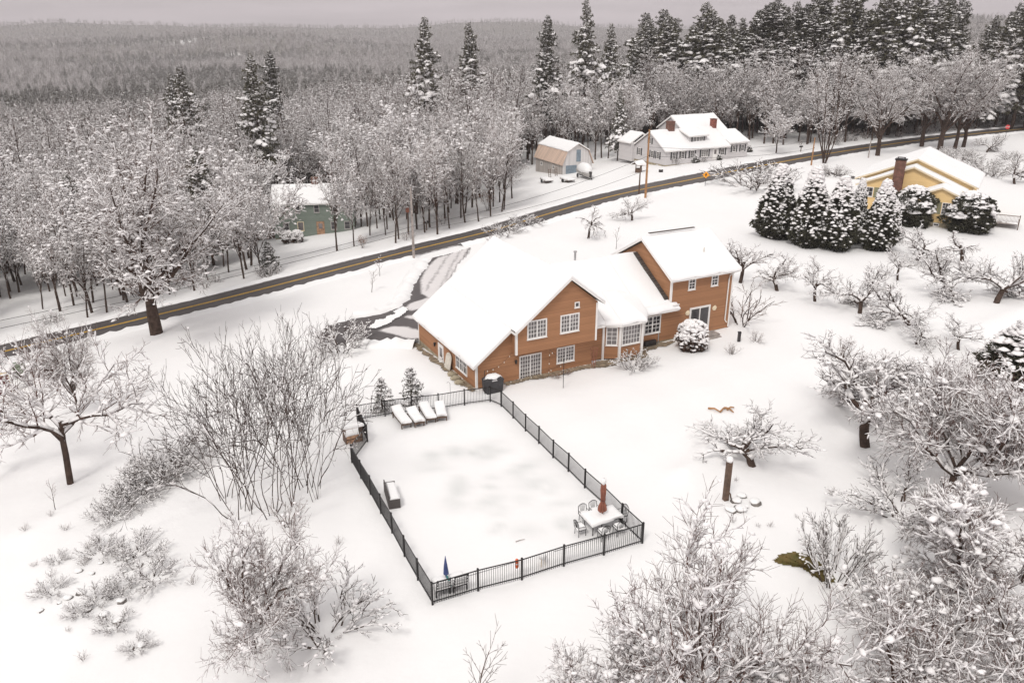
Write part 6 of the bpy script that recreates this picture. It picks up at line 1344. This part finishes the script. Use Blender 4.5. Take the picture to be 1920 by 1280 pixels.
def mailbox(label, u, v, n, grp=None):
    p = at(u, v); t = thing('mailbox', label, 'mailbox', p, yaw(at(u, v), at(u+40, v-9)), grp); m = MB(); m.box(-.06, .06, -.06, .06, -.2, 1.05); m.build('post', M['dark_wood'], t); m = MB(); m.box(-.5, .5, -.12, .2, 1.05, 1.1); m.build('shelf', M['dark_wood'], t)
    for k in range(n):
        x = -.25+.5*k if n > 1 else 0; m = MB(); pr_ = [(x-.1, 1.1), (x+.1, 1.1), (x+.1, 1.25)]+[(x+.1*math.cos(a*.4), 1.25+.1*math.sin(a*.4)) for a in range(1, 8)]+[(x-.1, 1.25)]; m.prism([(a, -.22, z) for a, z in pr_], (0, .46, 0)); m.build('box', M['black_metal'], t)
mailbox("pair of dark mailboxes on a post across the road, right of the white house", 1501, 286, 2); mailbox("dark mailbox at the far road edge, between the roadside trunks", 800, 432, 2)
t = thing('birdhouse', "rust-red birdhouse on a tall post among the roadside trunks by the grey pole", 'birdhouse', at(766, 440), .3); p = at(766, 440); h = height_to(p, 388); m = MB(); m.box(-.06, .06, -.06, .06, -.2, h-.75); m.build('post', M['dark_wood'], t); m = MB(); m.prism([(-.22, -.2, h-.75), (.22, -.2, h-.75), (.22, -.2, h-.15), (0, -.2, h), (-.22, -.2, h-.15)], (0, .4, 0)); m.build('box', M['umbrella'], t)
m = MB(); m.prism([(-.28, -.26, h-.14), (0, -.26, h+.04), (.28, -.26, h-.14), (0, -.26, h+.12)], (0, .52, 0)); m.build('roof', M['roof_snow'], t)
# utility boxes at the left edge
for u, v, w, d, h, m_, lb, nm in ((8, 735, .55, .5, 1.7, 'beige', "tall beige and maroon box cut off by the left picture edge", 'utility_box'), (40, 706, .5, .4, 1.15, 'green_box', "grey-green utility box by the road at far left", 'utility_box'), (82, 699, .22, .2, 1.0, 'maroon', "narrow maroon box by the road, right of the grey-green utility box", 'utility_box')):
    p = at(u, v); t = thing(nm, lb, 'utility box', p, .65); m = MB(); m.box(-w, w, -d, d, -.2, h); m.build('cabinet', M[m_], t); m = MB(); m.box(-w*.9, w*.9, -d-.02, -d-.001, .05, h*.92); m.build('door', M['maroon' if m_ == 'beige' else m_], t); m = MB(); m.prism([(-w-.04, -d-.05, h), (w+.04, -d-.05, h), (w+.04, d+.04, h+.06), (-w-.04, d+.04, h+.06)], (0, 0, .05)); m.build('lid', M[m_], t)
    s = MB(); snow_grid(s, [(-w*.2, -d*.3, h+.1), (w, -d*.3, h+.1), (w, d, h+.115), (-w*.2, d, h+.115)], .1, 'elrt', .15, .2, 3, 0); s.build('snow', M['roof_snow'], t, True)
# boat under snow, trailers, little wishing well by the white house's lawn
p, q = at(1078, 327), at(1118, 341); t = thing('boat', "boat on a trailer under a high mound of snow, before the barn", 'boat', (p+q)/2, yaw(p, q)); m = MB(); L = 2.9; secs = [(-L, .95), (-L*.5, 1.05), (0, 1.05), (L*.5, .9), (L*.85, .5), (L, .1)]; vs = []
for x, w in secs: vs += [(x, -w, 1.25), (x, -w*.8, .7), (x, 0, .5), (x, w*.8, .7), (x, w, 1.25)]
m.add(vs, [(i*5+k, i*5+k+1, (i+1)*5+k+1, (i+1)*5+k) for i in range(5) for k in range(4)]+[(0, 1, 2, 3, 4)[::-1], (25, 26, 27, 28, 29)]+[(i*5+4, i*5, (i+1)*5, (i+1)*5+4) for i in range(5)]); m.build('hull', M['grey_trim'], t)
m = MB(); m.blob((-.35, 0, 1.45), (2.6, 1.1, 1.25), 3, jit=.07, nu=16, nv=9, flat=.3); m.build('snow', M['roof_snow'], t, True)
m = MB(); m.beam((-L, -.6, .42), (L*.9, -.3, .42), .1); m.beam((-L, .6, .42), (L*.9, .3, .42), .1); m.beam((L*.9, -.3, .42), (L*1.35, 0, .42), .1); m.beam((L*.9, .3, .42), (L*1.35, 0, .42), .1); m.beam((-1.2, -1.1, .35), (-1.2, 1.1, .35), .09); m.build('trailer_frame', M['dark_metal'], t)
for y in (-1.1, 1.1): m = MB(); m.tube([(-1.2, y-.1, .3), (-1.2, y+.1, .3)], .33, 14); m.build('wheel', M['black_metal'], t)
m = MB(); m.box(L*.92, L*1.12, -.16, .16, .7, 1.6); m.build('motor', M['dark_metal'], t)
for a, b, lb in (((1050, 339), (1078, 343), "flat low trailer under snow, right one of two by the barn"), ((1012, 338), (1038, 346), "flat low trailer under snow, left one of two nearer the trees")):
    p, q = at(*a), at(*b); t = thing('trailer', lb, 'trailer', (p+q)/2, yaw(p, q), "low trailers by the barn"); m = MB(); m.box(-1.4, 1.4, -.8, .8, .42, .52); m.build('bed', M['dark_wood'], t)
    m = MB(); m.beam((1.4, -.5, .45), (2.3, 0, .45), .08); m.beam((1.4, .5, .45), (2.3, 0, .45), .08); m.build('tongue', M['dark_metal'], t)
    for y in (-.9, .9): m = MB(); m.tube([(-.2, y-.09, .28), (-.2, y+.09, .28)], .3, 12); m.build('wheel', M['black_metal'], t)
    s = MB(); snow_grid(s, [(-1.4, -.8, .522), (1.4, -.8, .522), (1.4, .8, .522), (-1.4, .8, .522)], .3, 'elrt', .3, .3, 12, 0); s.build('snow', M['roof_snow'], t, True)
p = at(1197, 323); t = thing('wishing_well', "little roofed wooden well capped with snow before the white house", 'well', p, .5); m = MB(); m.tube([(0, 0, -.1), (0, 0, .7)], .62, 8); m.build('basin', M['dark_wood'], t)
for x in (-.62, .62): m = MB(); m.box(x-.06, x+.06, -.06, .06, -.1, 1.45); m.build('post', M['dark_wood'], t)
d = MB(); s = MB()
for sg in (-1, 1): q_ = [(-1.0*1, sg*-.95, 1.35), (1.0, sg*-.95, 1.35), (1.0, 0, 1.85), (-1.0, 0, 1.85)]; q_ = q_ if sg == 1 else [q_[1], q_[0], q_[3], q_[2]]; deck(d, q_, .07); snow_grid(s, [Vector(c)+UP*.004 for c in q_], .3, 'elr', .25, .2, 13, 0)
d.build('roof', [M['dark_wood'], M['dark_wood']], t); s.build('snow', M['roof_snow'], t, True)
p = at(1239, 323); t = thing('yard_box', "small dark box in the snow before the white house", 'box', p, .4); m = MB(); m.box(-.3, .3, -.25, .25, -.1, .5); m.build('box', M['dark_metal'], t); m = MB(); m.blob((0, 0, .52), (.32, .27, .1), 3, jit=.06, flat=.5); m.build('snow', M['roof_snow'], t, True)
for u, v, lb in ((1031, 333, "grey ladder-like rack leaning by the barn's side wall, left one"), (1043, 330, "grey ladder-like rack leaning by the barn's side wall, right one")):
    p = at(u, v); t = thing('ladder', lb, 'ladder', p, .4, "racks by the barn wall"); m = MB()
    for x in (-.22, .22): m.beam((x, 0, -.1), (x, .3, 1.6), .07)
    m.build('rail', M['dark_wood'], t); m = MB()
    for k in range(5): z = .2+.3*k; m.beam((-.2, .3*(z+.1)/1.7, z), (.2, .3*(z+.1)/1.7, z), .05)
    m.build('rung', M['dark_wood'], t)
p = at(1652, 332); q = at(1560, 323); m = MB()   # cleared edge of the yellow house's drive
sheet("driveway", [at(1545, 321), at(1600, 331), at(1615, 337), at(1600, 336), at(1550, 326)], .3, .05, M['wet_asphalt'], .15, 60)
# ------------------------------------------------------------------ the air: thin winter haze
hb = MB(); hb.box(-5800, 5800, -40, 5700, -90, 260); hz = hb.build('haze', [], None)
hm = bpy.data.materials.new('haze'); hm.use_nodes = True; hn = hm.node_tree.nodes; hl = hm.node_tree.links; hn.remove(hn["Principled BSDF"])
pv = hn.new('ShaderNodeVolumePrincipled'); pv.inputs['Color'].default_value = (.96, .925, .93, 1); pv.inputs['Density'].default_value = 2.2e-4; pv.inputs['Anisotropy'].default_value = 0
hl.new(pv.outputs[0], hn['Material Output'].inputs['Volume']); hz.data.materials.append(hm); hz['kind'] = 'stuff'
